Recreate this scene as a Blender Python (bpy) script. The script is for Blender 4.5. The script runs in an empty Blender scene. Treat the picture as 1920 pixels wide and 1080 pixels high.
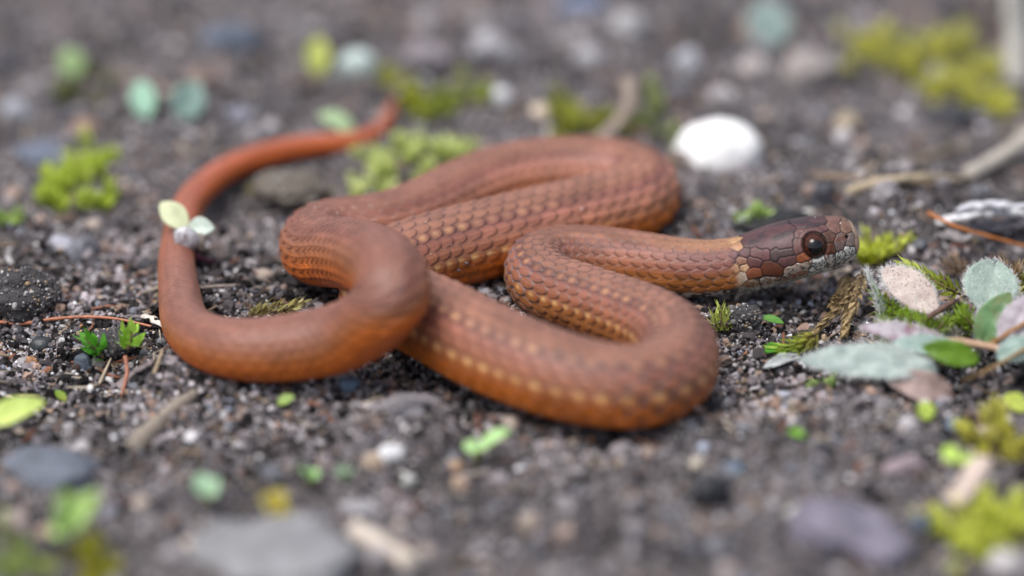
import bpy, bmesh, math, random
import numpy as np
from mathutils import Vector, Matrix
R = math.radians
MM = 0.001                      # everything below is thought out in millimetres
rng = np.random.default_rng(7)
random.seed(7)
scene = bpy.context.scene
C = scene.collection

# ------------------------------------------------------------------ camera
PITCH, DIST, FPX = R(26), 300.0, 7837.0
VD = np.array([0, math.cos(PITCH), -math.sin(PITCH)])
VR = np.array([1.0, 0, 0])
VU = np.array([0, math.sin(PITCH), math.cos(PITCH)])
CAM = -DIST*(VD + VU*(-(620-540)/FPX))
cd = bpy.data.cameras.new('camera')
cam = bpy.data.objects.new('camera', cd); C.objects.link(cam)
cam.location = Vector(CAM*MM); cam.rotation_euler = (math.pi/2-PITCH, 0, 0)
cd.sensor_width = 36; cd.lens = 36*FPX/1920
cd.clip_start = 0.005; cd.clip_end = 50
cd.dof.use_dof = True
cd.dof.focus_distance = (DIST+0.3)*MM
cd.dof.aperture_fstop = 9.6
cd.dof.aperture_blades = 9
scene.camera = cam

# ------------------------------------------------------------------ light
SUN_EL, SUN_AZ = 68, 125          # azimuth measured from +Y (behind) towards -X
w = bpy.data.worlds.new('World'); scene.world = w; w.use_nodes = True
nt = w.node_tree; bg = nt.nodes['Background']
sk = nt.nodes.new('ShaderNodeTexSky'); sk.sky_type = 'NISHITA'; sk.sun_disc = False
sk.sun_elevation = R(SUN_EL); sk.sun_rotation = R(-SUN_AZ)
sk.air_density = 1.0; sk.dust_density = 4.0; sk.ozone_density = 1.0
hs = nt.nodes.new('ShaderNodeHueSaturation'); hs.inputs['Saturation'].default_value = 0.6
nt.links.new(sk.outputs[0], hs.inputs['Color']); nt.links.new(hs.outputs[0], bg.inputs[0])
bg.inputs[1].default_value = 0.105
sd = bpy.data.lights.new('sun', 'SUN'); sd.energy = 1.5; sd.angle = R(32); sd.color = (1, .97, .93)
so = bpy.data.objects.new('sun', sd); C.objects.link(so)
sdir = Vector((-math.sin(R(SUN_AZ))*math.cos(R(SUN_EL)), math.cos(R(SUN_AZ))*math.cos(R(SUN_EL)), math.sin(R(SUN_EL))))
so.rotation_euler = sdir.to_track_quat('Z', 'Y').to_euler(); so.location = sdir*0.5
vs = scene.view_settings
vs.view_transform = 'Standard'; vs.look = 'None'; vs.gamma = 1; vs.exposure = 0.82; vs.use_curve_mapping = False

# ------------------------------------------------------------------ noise
def _hash(ix, iy, iz, seed):
    h = (ix.astype(np.uint32)*np.uint32(374761393) + iy.astype(np.uint32)*np.uint32(668265263)
         + iz.astype(np.uint32)*np.uint32(2147483647) + np.uint32(seed*974711 & 0xffffffff))
    h = (h ^ (h >> np.uint32(13)))*np.uint32(1274126177)
    h = (h ^ (h >> np.uint32(16)))*np.uint32(2246822519)
    h ^= h >> np.uint32(15)
    return (h & np.uint32(0xffffff)).astype(np.float64)/0xffffff
def vnoise(p, seed=0):
    p = np.asarray(p, float); i = np.floor(p).astype(np.int64); f = p-i
    f = f*f*f*(f*(f*6-15)+10); out = 0
    for dx in (0, 1):
        for dy in (0, 1):
            for dz in (0, 1):
                wt = (f[:, 0] if dx else 1-f[:, 0])*(f[:, 1] if dy else 1-f[:, 1])*(f[:, 2] if dz else 1-f[:, 2])
                out = out+wt*_hash(i[:, 0]+dx, i[:, 1]+dy, i[:, 2]+dz, seed)
    return out*2-1
def fbm(p, seed=0, o=3):
    a, t = 1.0, 0
    for k in range(o):
        t = t+a*vnoise(np.asarray(p)*2**k+17.3*k, seed+k); a *= .5
    return t
def smooth(a, b, x):
    t = np.clip((x-a)/(b-a), 0, 1); return t*t*(3-2*t)

# ------------------------------------------------------------------ pixels to places
def pix(x, y, z=0.0):
    d = VD+VR*(x-960)/FPX-VU*(y-540)/FPX
    return CAM+d*((z-CAM[2])/d[2])
def proj(P):
    q = np.asarray(P)-CAM; dep = q@VD
    return 960+FPX*(q@VR)/dep, 540-FPX*(q@VU)/dep, dep
BUMPS = []                       # x, y, radius, height: swells of the ground
def H(x, y):
    x = np.atleast_1d(np.asarray(x, float)); y = np.atleast_1d(np.asarray(y, float))
    def n(s, sd): return vnoise(np.stack([x/s, y/s, np.full_like(x, sd*3.7)], 1), sd)
    h = 1.1*n(19, 1)+.95*n(7.5, 2)+.62*(1-2*np.abs(n(3.1, 3)))+.26*n(1.3, 4)+.16*(1-2*np.abs(n(.7, 5)))
    h = h-.35
    for bx, by, br, bh in BUMPS:
        h = h+bh*np.exp(-((x-bx)**2+(y-by)**2)/br**2)
    return h
for px_, py_, r_, h_ in ((1720, 400, 7, 2.6), (1560, 350, 6, 1.2), (570, 370, 3.5, 1.2), (1430, 660, 3, .4), (1720, 640, 6, 1.2),
                         (300, 100, 9, 1.2), (80, 700, 8, -2.0), (1420, 705, 6, -1.3), (900, 90, 8, 1.4), (760, 790, 4, .6)):
    P_ = pix(px_, py_); BUMPS.append((P_[0], P_[1], r_, h_))
def locate(px, py, lift=0.0):
    z = lift
    for _ in range(14):
        P = pix(px, py, z); z = .5*z+.5*(float(H(P[0], P[1])[0])+lift)
    return pix(px, py, z)
def mmpp(P): return float((np.asarray(P)-CAM)@VD)/FPX

# ------------------------------------------------------------------ materials
def newmat(name):
    m = bpy.data.materials.new(name); m.use_nodes = True
    return m, m.node_tree, m.node_tree.nodes['Principled BSDF']
def nd(t, kind, **kw):
    n = t.nodes.new(kind)
    for k, v in kw.items(): setattr(n, k, v)
    return n
def noise_fac(t, size_mm, detail=4, rough=.6, coord='Object', dist=0.0):
    tc = nd(t, 'ShaderNodeTexCoord'); no = nd(t, 'ShaderNodeTexNoise')
    no.inputs['Scale'].default_value = 1000.0/size_mm; no.inputs['Detail'].default_value = detail
    no.inputs['Roughness'].default_value = rough; no.inputs['Distortion'].default_value = dist
    t.links.new(tc.outputs[coord], no.inputs['Vector']); return no.outputs['Fac']
def ramp(t, fac, stops):
    r = nd(t, 'ShaderNodeValToRGB'); e = r.color_ramp.elements
    while len(e) < len(stops): e.new(.5)
    for i, (p, c) in enumerate(stops): e[i].position = p; e[i].color = (*c, 1)
    t.links.new(fac, r.inputs[0]); return r.outputs[0]
def add_bump(t, b, fac, strength, dist_mm):
    bp = nd(t, 'ShaderNodeBump'); bp.inputs['Strength'].default_value = strength; bp.inputs['Distance'].default_value = dist_mm*MM
    t.links.new(fac, bp.inputs['Height']); t.links.new(bp.outputs[0], b.inputs['Normal'])
_mc = {}
def stone_mat(col, rough=.75, size=.8, var=.45, spec=.4):
    key = ('stone', col, rough, size)
    if key in _mc: return _mc[key]
    m, t, b = newmat('stone'); c = np.array(col)
    f = noise_fac(t, size, 6, .65)
    t.links.new(ramp(t, f, [(.28, tuple(c*(1-var))), (.5, col), (.75, tuple(np.minimum(c*(1+var), .9)))]), b.inputs['Base Color'])
    b.inputs['Roughness'].default_value = rough; b.inputs['Specular IOR Level'].default_value = spec
    add_bump(t, b, noise_fac(t, size*.35, 5), .6, .12)
    _mc[key] = m; return m
def wood_mat(col, rough=.7, var=.5, spec=.4):
    key = ('wood', col, rough)
    if key in _mc: return _mc[key]
    m, t, b = newmat('dry_wood'); c = np.array(col)
    f = noise_fac(t, .9, 6, .7, dist=1.5)
    t.links.new(ramp(t, f, [(.3, tuple(c*(1-var))), (.52, col), (.78, tuple(np.minimum(c*(1+var), .85)))]), b.inputs['Base Color'])
    b.inputs['Roughness'].default_value = rough; b.inputs['Specular IOR Level'].default_value = spec
    add_bump(t, b, noise_fac(t, .35, 5), .5, .1)
    _mc[key] = m; return m
def leaf_mat(col, col2=None, rough=.55, trans=.3, size=1.2, speck=None):
    key = ('leaf', col, col2, rough, speck)
    if key in _mc: return _mc[key]
    m, t, b = newmat('leaf_tissue'); c = np.array(col); c2 = col2 or tuple(c*.82)
    f = noise_fac(t, size, 5, .6)
    cc = ramp(t, f, [(.3, c2), (.55, col), (.8, tuple(np.minimum(c*1.25, .9)))])
    if speck:
        f2 = noise_fac(t, .16, 3, .5)
        mx = nd(t, 'ShaderNodeMixRGB'); mx.inputs[2].default_value = (*speck, 1)
        t.links.new(ramp(t, f2, [(.60, (0, 0, 0)), (.68, (1, 1, 1))]), mx.inputs[0]); t.links.new(cc, mx.inputs[1]); cc = mx.outputs[0]
    t.links.new(cc, b.inputs['Base Color'])
    b.inputs['Roughness'].default_value = rough; b.inputs['Specular IOR Level'].default_value = .35
    add_bump(t, b, noise_fac(t, .3, 4), .35, .08)
    if trans:
        tr = nd(t, 'ShaderNodeBsdfTranslucent'); mx = nd(t, 'ShaderNodeMixShader'); mx.inputs[0].default_value = trans
        out = t.nodes['Material Output']
        t.links.new(cc, tr.inputs[0]); t.links.new(b.outputs[0], mx.inputs[1]); t.links.new(tr.outputs[0], mx.inputs[2])
        t.links.new(mx.outputs[0], out.inputs['Surface'])
    _mc[key] = m; return m
def attr_mat(name, attr='col', rough=.5, spec=.5, bump=None, trans=0.0, kind='GEOMETRY'):
    m, t, b = newmat(name)
    a = nd(t, 'ShaderNodeAttribute', attribute_name=attr, attribute_type=kind)
    t.links.new(a.outputs['Color'], b.inputs['Base Color'])
    b.inputs['Roughness'].default_value = rough; b.inputs['Specular IOR Level'].default_value = spec
    if bump: add_bump(t, b, noise_fac(t, bump[0], 4), bump[1], bump[2])
    if trans:
        tr = nd(t, 'ShaderNodeBsdfTranslucent'); mx = nd(t, 'ShaderNodeMixShader'); mx.inputs[0].default_value = trans
        t.links.new(a.outputs['Color'], tr.inputs[0]); t.links.new(b.outputs[0], mx.inputs[1]); t.links.new(tr.outputs[0], mx.inputs[2])
        t.links.new(mx.outputs[0], t.nodes['Material Output'].inputs['Surface'])
    return m

# ------------------------------------------------------------------ objects
def link(name, me, mat=None, parent=None, loc=None):
    o = bpy.data.objects.new(name, me); C.objects.link(o)
    if mat: me.materials.append(mat)
    if parent: o.parent = parent
    if loc is not None: o.location = Vector(np.asarray(loc, float)*MM)
    return o
def tag(o, label=None, cat=None, group=None, kind=None):
    if label: o['label'] = label
    if cat: o['category'] = cat
    if group: o['group'] = group
    if kind: o['kind'] = kind
    return o
def empty(name, loc):
    o = bpy.data.objects.new(name, None); C.objects.link(o); o.location = Vector(np.asarray(loc, float)*MM)
    o.empty_display_size = .002; return o
def np_mesh(name, V, F, col=None, smooth_=True):
    """V (n,3) mm, F (m,k) same-sized faces"""
    V = np.asarray(V, float)*MM; F = np.asarray(F, np.int32)
    me = bpy.data.meshes.new(name); k = F.shape[1]
    me.vertices.add(len(V)); me.vertices.foreach_set('co', V.astype(np.float32).ravel())
    me.loops.add(F.size); me.loops.foreach_set('vertex_index', F.ravel())
    me.polygons.add(len(F)); me.polygons.foreach_set('loop_start', np.arange(0, F.size, k, dtype=np.int32))
    try: me.polygons.foreach_set('loop_total', np.full(len(F), k, np.int32))
    except Exception: pass
    me.polygons.foreach_set('use_smooth', np.full(len(F), smooth_))
    if col is not None:
        a = me.attributes.new('col', 'FLOAT_COLOR', 'POINT')
        a.data.foreach_set('color', np.concatenate([col, np.ones((len(V), 1))], 1).astype(np.float32).ravel())
    me.update(calc_edges=True); me.validate(); return me
class MB:
    def __init__(s): s.V = []; s.F = []; s.K = []; s.n = 0
    def add(s, V, F, col=None):
        V = np.asarray(V, float); s.V.append(V)
        s.F += [tuple(int(i)+s.n for i in f) for f in F]; s.n += len(V)
        s.K.append(np.tile(col, (len(V), 1)) if col is not None and np.ndim(col) == 1 else (col if col is not None else np.ones((len(V), 3))))
    def mesh(s, name, origin=(0, 0, 0), smooth_=True):
        V = (np.concatenate(s.V)-np.asarray(origin))*MM
        me = bpy.data.meshes.new(name); me.from_pydata(V.tolist(), [], s.F)
        me.polygons.foreach_set('use_smooth', np.full(len(me.polygons), smooth_))
        K = np.concatenate(s.K); a = me.attributes.new('col', 'FLOAT_COLOR', 'POINT')
        a.data.foreach_set('color', np.concatenate([K, np.ones((len(K), 1))], 1).astype(np.float32).ravel())
        return me
def unit(v): v = np.asarray(v, float); return v/(np.linalg.norm(v)+1e-12)
def catmull(P, n=12):
    P = np.asarray(P, float); Q = np.concatenate([[2*P[0]-P[1]], P, [2*P[-1]-P[-2]]]); out = []
    for i in range(1, len(Q)-2):
        p0, p1, p2, p3 = Q[i-1:i+3]
        t = np.linspace(0, 1, n, endpoint=False)[:, None]
        out.append(.5*((2*p1)+(-p0+p2)*t+(2*p0-5*p1+4*p2-p3)*t*t+(-p0+3*p1-3*p2+p3)*t**3))
    return np.concatenate(out+[Q[-2:-1]])
def tube(P, rad, ns=8, flat=1.0, jitter=0.0, seed=0):
    P = np.asarray(P, float); n = len(P); rad = np.broadcast_to(np.asarray(rad, float), (n,))
    T = np.gradient(P, axis=0); T /= np.linalg.norm(T, axis=1)[:, None]+1e-12
    ref = np.array([0, 0, 1.0]) if abs(T[:, 2]).mean() < .8 else np.array([0, 1.0, 0])
    S = np.cross(T, ref); S /= np.linalg.norm(S, axis=1)[:, None]+1e-9; U = np.cross(S, T)
    a = np.linspace(0, 2*math.pi, ns, endpoint=False)
    V = P[:, None]+rad[:, None, None]*(S[:, None]*np.cos(a)[None, :, None]+flat*U[:, None]*np.sin(a)[None, :, None])
    V = V.reshape(-1, 3)
    if jitter: V = V+(fbm(V/(.6), seed)[:, None]*jitter)*unit_rows(V-np.repeat(P, ns, 0))
    F = []
    for i in range(n-1):
        for j in range(ns):
            F.append((i*ns+j, i*ns+(j+1) % ns, (i+1)*ns+(j+1) % ns, (i+1)*ns+j))
    F.append(tuple(range(ns-1, -1, -1))); F.append(tuple((n-1)*ns+j for j in range(ns)))
    return V, F
def unit_rows(A): return A/(np.linalg.norm(A, axis=1)[:, None]+1e-12)
PROF = {'oval': lambda u: np.sin(math.pi*np.clip(u, 0, 1)**.9)**.72,
        'spoon': lambda u: np.where(u < .38, .2+.0*u, 0)+np.where(u >= .38, np.maximum(.2*(1-smooth(.38, .6, u)), np.sin(math.pi*np.clip((u-.34)/.66, 0, 1))**.6), 0),
        'lance': lambda u: np.sin(math.pi*np.clip(u, 0, 1)**.62)**.9,
        'round': lambda u: np.sqrt(np.clip(1-(2*u-1)**2, 0, 1))}
def leaf_geo(P0, P1, W, nrm, shape='oval', bend=.15, cup=.15, th=.12, nu=14, nv=8, wave=.0, seed=0):
    """blade from base P0 to tip P1 facing nrm; a closed solid with thickness"""
    P0 = np.asarray(P0, float); P1 = np.asarray(P1, float); L = np.linalg.norm(P1-P0)
    X = (P1-P0)/L; N = unit(nrm-np.dot(nrm, X)*X); Y = np.cross(N, X)
    u = np.linspace(0, 1, nu+1); v = np.linspace(-1, 1, nv+1)
    hw = np.maximum(PROF[shape](u), .02)*W/2
    top = []
    for i, uu in enumerate(u):
        for vv in v:
            z = bend*L*(4*uu*(1-uu))*.5+cup*W*vv*vv*hw[i]/(W/2+1e-9)-.09*W*math.exp(-(vv/.16)**2)*(1-.7*uu)
            top.append(P0+X*uu*L+Y*vv*hw[i]+N*z)
    top = np.array(top)
    if wave: top = top+N*(fbm(top/(.35*W), seed, 2)*wave*W)[:, None]
    edge = np.tile(np.abs(v), nu+1); thv = th*(1-.7*edge**4)
    bot = top-N*thv[:, None]
    n = nv+1; m = len(top); F = []
    for i in range(nu):
        for j in range(nv):
            a, b, c, d = i*n+j, i*n+j+1, (i+1)*n+j+1, (i+1)*n+j
            F.append((a, d, c, b)); F.append((m+a, m+b, m+c, m+d))
    for i in range(nu):
        a, b = i*n, (i+1)*n; F.append((a, m+a, m+b, b)); a += nv; b += nv; F.append((a, b, m+b, m+a))
    for j in range(nv):
        a = j; F.append((a, a+1, m+a+1, m+a)); a = nu*n+j; F.append((a, m+a, m+a+1, a+1))
    return np.concatenate([top, bot]), F, (X, Y, N, top.reshape(nu+1, nv+1, 3), hw)
def hair_geo(mb, roots, dirs, ln, wd=.035, col=(1, 1, 1), curl=.3):
    for p, d, l in zip(roots, dirs, ln):
        d = unit(d); s = unit(np.cross(d, rng.normal(size=3))); t = np.cross(d, s); cv = s*curl*l*rng.normal()
        r = wd/2
        base = [p+s*r, p-s*.5*r+t*.87*r, p-s*.5*r-t*.87*r]; q = p+d*l*.55+cv*.3
        mid = [q+s*r*.7, q-s*.35*r+t*.6*r, q-s*.35*r-t*.6*r]
        F = [(0, 1, 4, 3), (1, 2, 5, 4), (2, 0, 3, 5), (3, 4, 6), (4, 5, 6), (5, 3, 6)]
        mb.add(np.array(base+mid+[p+d*l+cv]), F, col)

# ------------------------------------------------------------------ the snake's line (photo pixel, height of the axis, half width), snout first
SN = [(1610, 446, 4.75, 1.8), (1560, 456, 4.4, 1.9), (1500, 470, 3.95, 2.0), (1440, 484, 3.3, 2.0), (1386, 498, 2.75, 2.0), (1330, 507, 2.35, 2.08),
      (1270, 504, 2.2, 2.15), (1200, 494, 2.2, 2.2), (1130, 486, 2.2, 2.25), (1072, 483, 2.25, 2.28), (1030, 487, 2.3, 2.3), (1006, 505, 2.35, 2.32),
      (1022, 535, 2.4, 2.36), (1075, 556, 2.45, 2.42), (1145, 581, 2.5, 2.5), (1210, 606, 2.6, 2.6), (1257, 636, 2.65, 2.68), (1274, 672, 2.7, 2.74),
      (1252, 708, 2.75, 2.78), (1200, 728, 2.8, 2.8), (1130, 725, 2.85, 2.85), (1055, 709, 2.95, 2.95), (978, 682, 3.0, 3.02), (900, 648, 3.05, 3.06),
      (840, 615, 3.0, 3.02), (785, 588, 2.9, 2.95), (738, 568, 2.8, 2.9), (712, 543, 2.8, 2.88), (722, 512, 2.85, 2.88), (770, 490, 2.9, 2.9),
      (820, 474, 2.9, 2.9), (870, 462, 2.9, 2.9), (935, 446, 2.9, 2.9), (1005, 429, 2.9, 2.9), (1075, 412, 2.85, 2.88), (1140, 396, 2.8, 2.85),
      (1188, 380, 2.8, 2.82), (1205, 359, 2.8, 2.8), (1183, 338, 2.8, 2.78), (1120, 328, 2.75, 2.75), (1050, 327, 2.7, 2.72), (977, 334, 2.7, 2.7),
      (916, 349, 2.65, 2.68), (862, 371, 2.6, 2.65), (815, 395, 2.6, 2.62), (770, 415, 2.6, 2.6), (720, 431, 2.6, 2.58), (670, 436, 2.6, 2.56), (622, 440, 2.6, 2.55),
      (592, 454, 2.7, 2.55), (597, 473, 3.1, 2.55), (640, 477, 4.3, 2.55), (690, 488, 6.3, 2.55), (725, 511, 7.7, 2.54), (738, 546, 7.8, 2.52),
      (722, 582, 6.5, 2.5), (690, 611, 4.9, 2.48), (640, 636, 3.4, 2.45), (565, 652, 2.55, 2.38), (482, 659, 2.3, 2.25), (420, 653, 2.1, 2.08), (375, 636, 1.9, 1.9),
      (347, 605, 1.7, 1.68), (337, 555, 1.5, 1.5), (331, 493, 1.35, 1.33), (337, 437, 1.22, 1.2), (355, 382, 1.15, 1.12), (385, 348, 1.1, 1.08), (430, 316, 1.05, 1.02),
      (490, 292, 1.0, .96), (560, 276, .95, .9), (620, 269, .9, .82), (675, 262, .85, .72), (712, 244, .8, .6), (729, 217, .75, .46), (737, 190, .6, .22)]
ctrl = np.array([np.append(pix(x, y, z), r) for x, y, z, r in SN])
dense = catmull(ctrl, 40)
seg = np.linalg.norm(np.diff(dense[:, :3], axis=0), axis=1); arc = np.concatenate([[0], np.cumsum(seg)])
LEN = arc[-1]; LH = 8.75                      # whole length, head length (mm)
ss = np.arange(0, LEN, .25); path = np.stack([np.interp(ss, arc, dense[:, k]) for k in range(4)], 1)
ker = np.exp(-.5*(np.arange(-10, 11)/3.2)**2); ker /= ker.sum()
pad = np.concatenate([2*path[0]-path[1:11][::-1], path, 2*path[-1]-path[-11:-1][::-1]])
path = np.stack([np.convolve(pad[:, k], ker, 'valid') for k in range(4)], 1)
print('snake length mm', round(LEN, 1))

def near_snake(X, Y, chunk=20000):
    """distance in plan to the grounded axis, index of the nearest axis point"""
    g = np.where(path[:, 2]-path[:, 3] < .9)[0][::2]; Q = path[g]
    D = np.full(len(X), 1e9); I = np.zeros(len(X), int)
    for a in range(0, len(X), chunk):
        d = (X[a:a+chunk, None]-Q[None, :, 0])**2+(Y[a:a+chunk, None]-Q[None, :, 1])**2
        k = d.argmin(1); D[a:a+chunk] = np.sqrt(d[np.arange(len(k)), k]); I[a:a+chunk] = g[k]
    return D, I
def Hs(X, Y):
    """ground height pressed down under the snake"""
    h = H(X, Y); D, I = near_snake(np.atleast_1d(X).astype(float), np.atleast_1d(Y).astype(float))
    r = path[I, 3]; zc = path[I, 2]
    bottom = zc-.95*np.sqrt(np.maximum(r*r-D*D, 0))+.12
    return np.where(D < r, np.minimum(h, bottom), h)

# ------------------------------------------------------------------ ground: one sheet, dense where the lens looks
def axis_steps(lo, hi, step, far):
    mid = np.arange(lo, hi+step, step); g = []; d = step; p = 0
    while p < far: d *= 1.16; p += d; g.append(p)
    g = np.array(g); return np.concatenate([lo-g[::-1], mid, hi+g])
gx = axis_steps(-56, 56, .25, 6000); gy = axis_steps(-44, 84, .25, 6000)
GX, GY = np.meshgrid(gx, gy, indexing='ij'); fx, fy = GX.ravel(), GY.ravel()
inb = (np.abs(fx) < 60) & (fy > -50) & (fy < 90)
fz = np.zeros(len(fx)); fz[~inb] = H(fx[~inb], fy[~inb])
ib = np.where(inb)[0]; fz[ib] = Hs(fx[ib], fy[ib])
nx, ny = len(gx), len(gy)
idx = np.arange(nx*ny).reshape(nx, ny)
Fg = np.stack([idx[:-1, :-1], idx[1:, :-1], idx[1:, 1:], idx[:-1, 1:]], -1).reshape(-1, 4)
m, t, b = newmat('damp_soil')
f1 = noise_fac(t, 9, 6, .6); f2 = noise_fac(t, .5, 6, .75); f3 = noise_fac(t, .22, 3, .5)
c1 = ramp(t, f1, [(.3, (.030, .026, .028)), (.5, (.12, .105, .111)), (.72, (.27, .245, .255))])
c2 = ramp(t, f2, [(.35, (.35, .35, .36)), (.55, (1, 1, 1)), (.7, (1.5, 1.5, 1.5))])
mx = nd(t, 'ShaderNodeMixRGB', blend_type='MULTIPLY'); mx.inputs[0].default_value = 1
t.links.new(c1, mx.inputs[1]); t.links.new(c2, mx.inputs[2])
mx2 = nd(t, 'ShaderNodeMixRGB'); mx2.inputs[2].default_value = (.42, .40, .39, 1)
t.links.new(ramp(t, f3, [(.66, (0, 0, 0)), (.71, (1, 1, 1))]), mx2.inputs[0]); t.links.new(mx.outputs[0], mx2.inputs[1])
t.links.new(mx2.outputs[0], b.inputs['Base Color']); b.inputs['Roughness'].default_value = .8
add_bump(t, b, f2, .9, .25)
ground = link('ground', np_mesh('ground', np.stack([fx, fy, fz], 1), Fg), m); tag(ground, kind='structure')

# ------------------------------------------------------------------ the snake
def build_snake():
    hs_ = LH*(1-np.linspace(1, 0, 230)**2)[::1]         # head rings, dense at the snout
    hs_ = LH*np.linspace(0, 1, 230)**1.6
    bs = np.concatenate([np.arange(LH+.05, 62, .085), np.arange(62.05, LEN-.02, .12)])
    S = np.concatenate([hs_, bs]); n = len(S); NP = 240
    c = np.stack([np.interp(S, ss, path[:, k]) for k in range(4)], 1); r = c[:, 3].copy(); c = c[:, :3]
    Tn = np.stack([np.interp(S, ss, g) for g in np.gradient(path[:, :3], .25, axis=0).T], 1)
    T = -unit_rows(Tn)                                   # towards the head
    up0 = np.array([0, 0, 1.0]); Rt = unit_rows(np.cross(T, up0)); Up = np.cross(Rt, T)
    roll = R(10)*(1-smooth(9, 20, S))
    Rr = Rt*np.cos(roll)[:, None]+Up*np.sin(roll)[:, None]; Uu = Up*np.cos(roll)[:, None]-Rt*np.sin(roll)[:, None]
    # signed curvature (towards the right hand side), smoothed
    kap = np.einsum('ij,ij->i', np.gradient(T, S, axis=0), Rt)*-1
    kk = np.ones(25)/25; kap = np.convolve(np.pad(kap, 12, 'edge'), kk, 'valid')
    # section half sizes
    th = np.clip(1-S/LH, 0, 1); head = S < LH
    tk = [0, .12, .33, .55, .71, .87]
    def prof(v):
        base = np.interp(np.minimum(th, .87), tk, v)
        # smooth interpolation through the knots
        return base
    def cubic(v):
        P = catmull(np.stack([tk, v], 1), 30); return np.interp(np.minimum(th, .87), P[:, 0], P[:, 1])
    cap = np.sqrt(np.clip(1-np.clip((th-.84)/.16, 0, 1)**2.3, 0, 1))
    rn = np.interp(LH, ss, path[:, 3])
    w_ = np.where(head, cubic([rn, 2.25, 2.5, 2.38, 2.12, 1.75])*cap, r)
    ht = np.where(head, cubic([rn, 2.1, 2.25, 2.25, 2.08, 1.72])*cap, r)
    hb = np.where(head, cubic([rn*.92, 1.98, 1.92, 1.85, 1.72, 1.45])*cap, .92*r)
    w_ = np.maximum(w_, .01); ht = np.maximum(ht, .01); hb = np.maximum(hb, .01)
    phi = np.linspace(-math.pi, math.pi, NP, endpoint=False)+math.pi/NP
    e = 2/2.2
    cs = np.sign(np.cos(phi))*np.abs(np.cos(phi))**e; sn = np.sign(np.sin(phi))*np.abs(np.sin(phi))**e
    hv = np.where(np.cos(phi)[None] > 0, ht[:, None], hb[:, None])
    OFF = Rr[:, None]*(w_[:, None]*sn[None])[..., None]+Uu[:, None]*(hv*cs[None])[..., None]
    V = c[:, None]+OFF; Nn = OFF/(np.linalg.norm(OFF, axis=2, keepdims=True)+1e-9)
    # ---- scales of the body
    VMAX = R(124); roww = np.maximum(2*math.pi*r*(2*VMAX/(2*math.pi))/15, .12); pitch = 1.5*roww
    nn = np.concatenate([[0], np.cumsum(np.diff(S)/pitch[1:])])
    A, B = np.meshgrid(nn, (phi+VMAX)/(2*VMAX)*15, indexing='ij'); a_, b_ = A.ravel(), B.ravel()
    stretch = 1-kap[:, None]*(w_[:, None]*sn[None]); stretch = np.clip(stretch, .35, 2.2).ravel()
    best = np.full(a_.size, -1.0); bh = np.zeros(a_.size); bj = np.zeros(a_.size, int); bi = np.zeros(a_.size, int); ba = np.zeros(a_.size); bb = np.zeros(a_.size)
    La = .78/np.maximum(1, stretch**.9)
    S_a = np.repeat(S, NP); kee = .10+.26*smooth(78, 100, S_a)*(1-smooth(LEN*.60, LEN*.72, S_a)); kwid = .14-.03*smooth(78, 100, S_a)
    for dj in (-1, 0, 1):
        j = np.floor(b_).astype(int)+dj; offs = .5*(j % 2)
        for di in (-1, 0, 1):
            i = np.floor(a_-offs).astype(int)+di
            la = (a_-(i+offs+.5))/La; lb = (b_-(j+.5))/.57
            e_ = 1-(np.abs(la)**np.where(la > 0, 2.0, 2.6)+np.abs(lb)**2.2)
            hgt = np.where(e_ > 0, (.08+.92*(la+1)/2)*np.clip(e_*4, 0, 1)**.5+kee*np.exp(-(lb/kwid)**2)*np.clip(e_*2, 0, 1), -1)
            hgt = np.where((j < 0) | (j > 14), -1, hgt)
            u = hgt > best
            best = np.where(u, hgt, best); bh = np.where(u, e_, bh); bj = np.where(u, j, bj); bi = np.where(u, i, bi); ba = np.where(u, la, ba); bb = np.where(u, lb, bb)
    onscale = best > 0
    rw = np.repeat(roww, NP); Sv = np.repeat(S, NP); ph = np.tile(phi, n)
    belly = np.abs(ph) > VMAX
    disp = np.where(onscale, best, 0)*.23*rw
    fr = (a_ % 1.0); disp = np.where(belly, .08*rw*np.clip(np.minimum(fr, 1-fr)*6, 0, 1), disp)
    fadeb = smooth(LH-.3, LH+.8, Sv); tailf = 1-.75*smooth(LEN*.62, LEN*.86, Sv)
    disp = disp*fadeb*tailf
    # ---- colours of the body (pigments, with shaded flanks painted lighter; row counted from the middle of the back)
    jj = np.abs(bj-7); P3 = V.reshape(-1, 3)
    vv = np.abs(b_-7.5)
    ns1 = fbm(np.stack([Sv*.35, vv*.7, np.sign(ph)*9], 1), 11, 3); rs = _hash(bi, bj, np.zeros_like(bi), 5)
    rear = smooth(LEN*.44, LEN*.62, Sv)[:, None]         # towards the tail
    tl = smooth(LEN*.79, LEN*.90, Sv)[:, None]
    def lut(tab): return np.stack([np.interp(vv, [0, 1.3, 2.0, 2.8, 3.8, 4.8, 5.6, 6.5, 8.2, 12], [c_[k] for c_ in tab]) for k in range(3)], 1)
    front_c = lut([(.235, .108, .075), (.240, .106, .068), (.175, .066, .053), (.225, .086, .060), (.275, .108, .064), (.275, .096, .042), (.43, .110, .014), (.54, .135, .010), (.56, .14, .012), (.44, .13, .03)])  # orange low rows, painted brighter to make up for shade underneath
    rear_c = lut([(.220, .097, .071), (.220, .094, .066), (.205, .080, .057), (.220, .086, .057), (.255, .098, .054), (.290, .098, .036), (.39, .102, .018), (.48, .11, .012), (.54, .115, .012), (.42, .10, .02)])
    tail_c = lut([(.36, .108, .062), (.36, .104, .056), (.37, .096, .044), (.40, .096, .034), (.45, .098, .024), (.49, .10, .018), (.52, .10, .015), (.52, .098, .013), (.52, .095, .013), (.52, .095, .013)])
    col = front_c*(1-rear)+rear_c*rear; col = col*(1-tl)+tail_c*tl
    col = col*(1+.16*ns1+.22*(rs-.5)*(1-tl[:, 0]))[:, None]
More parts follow.
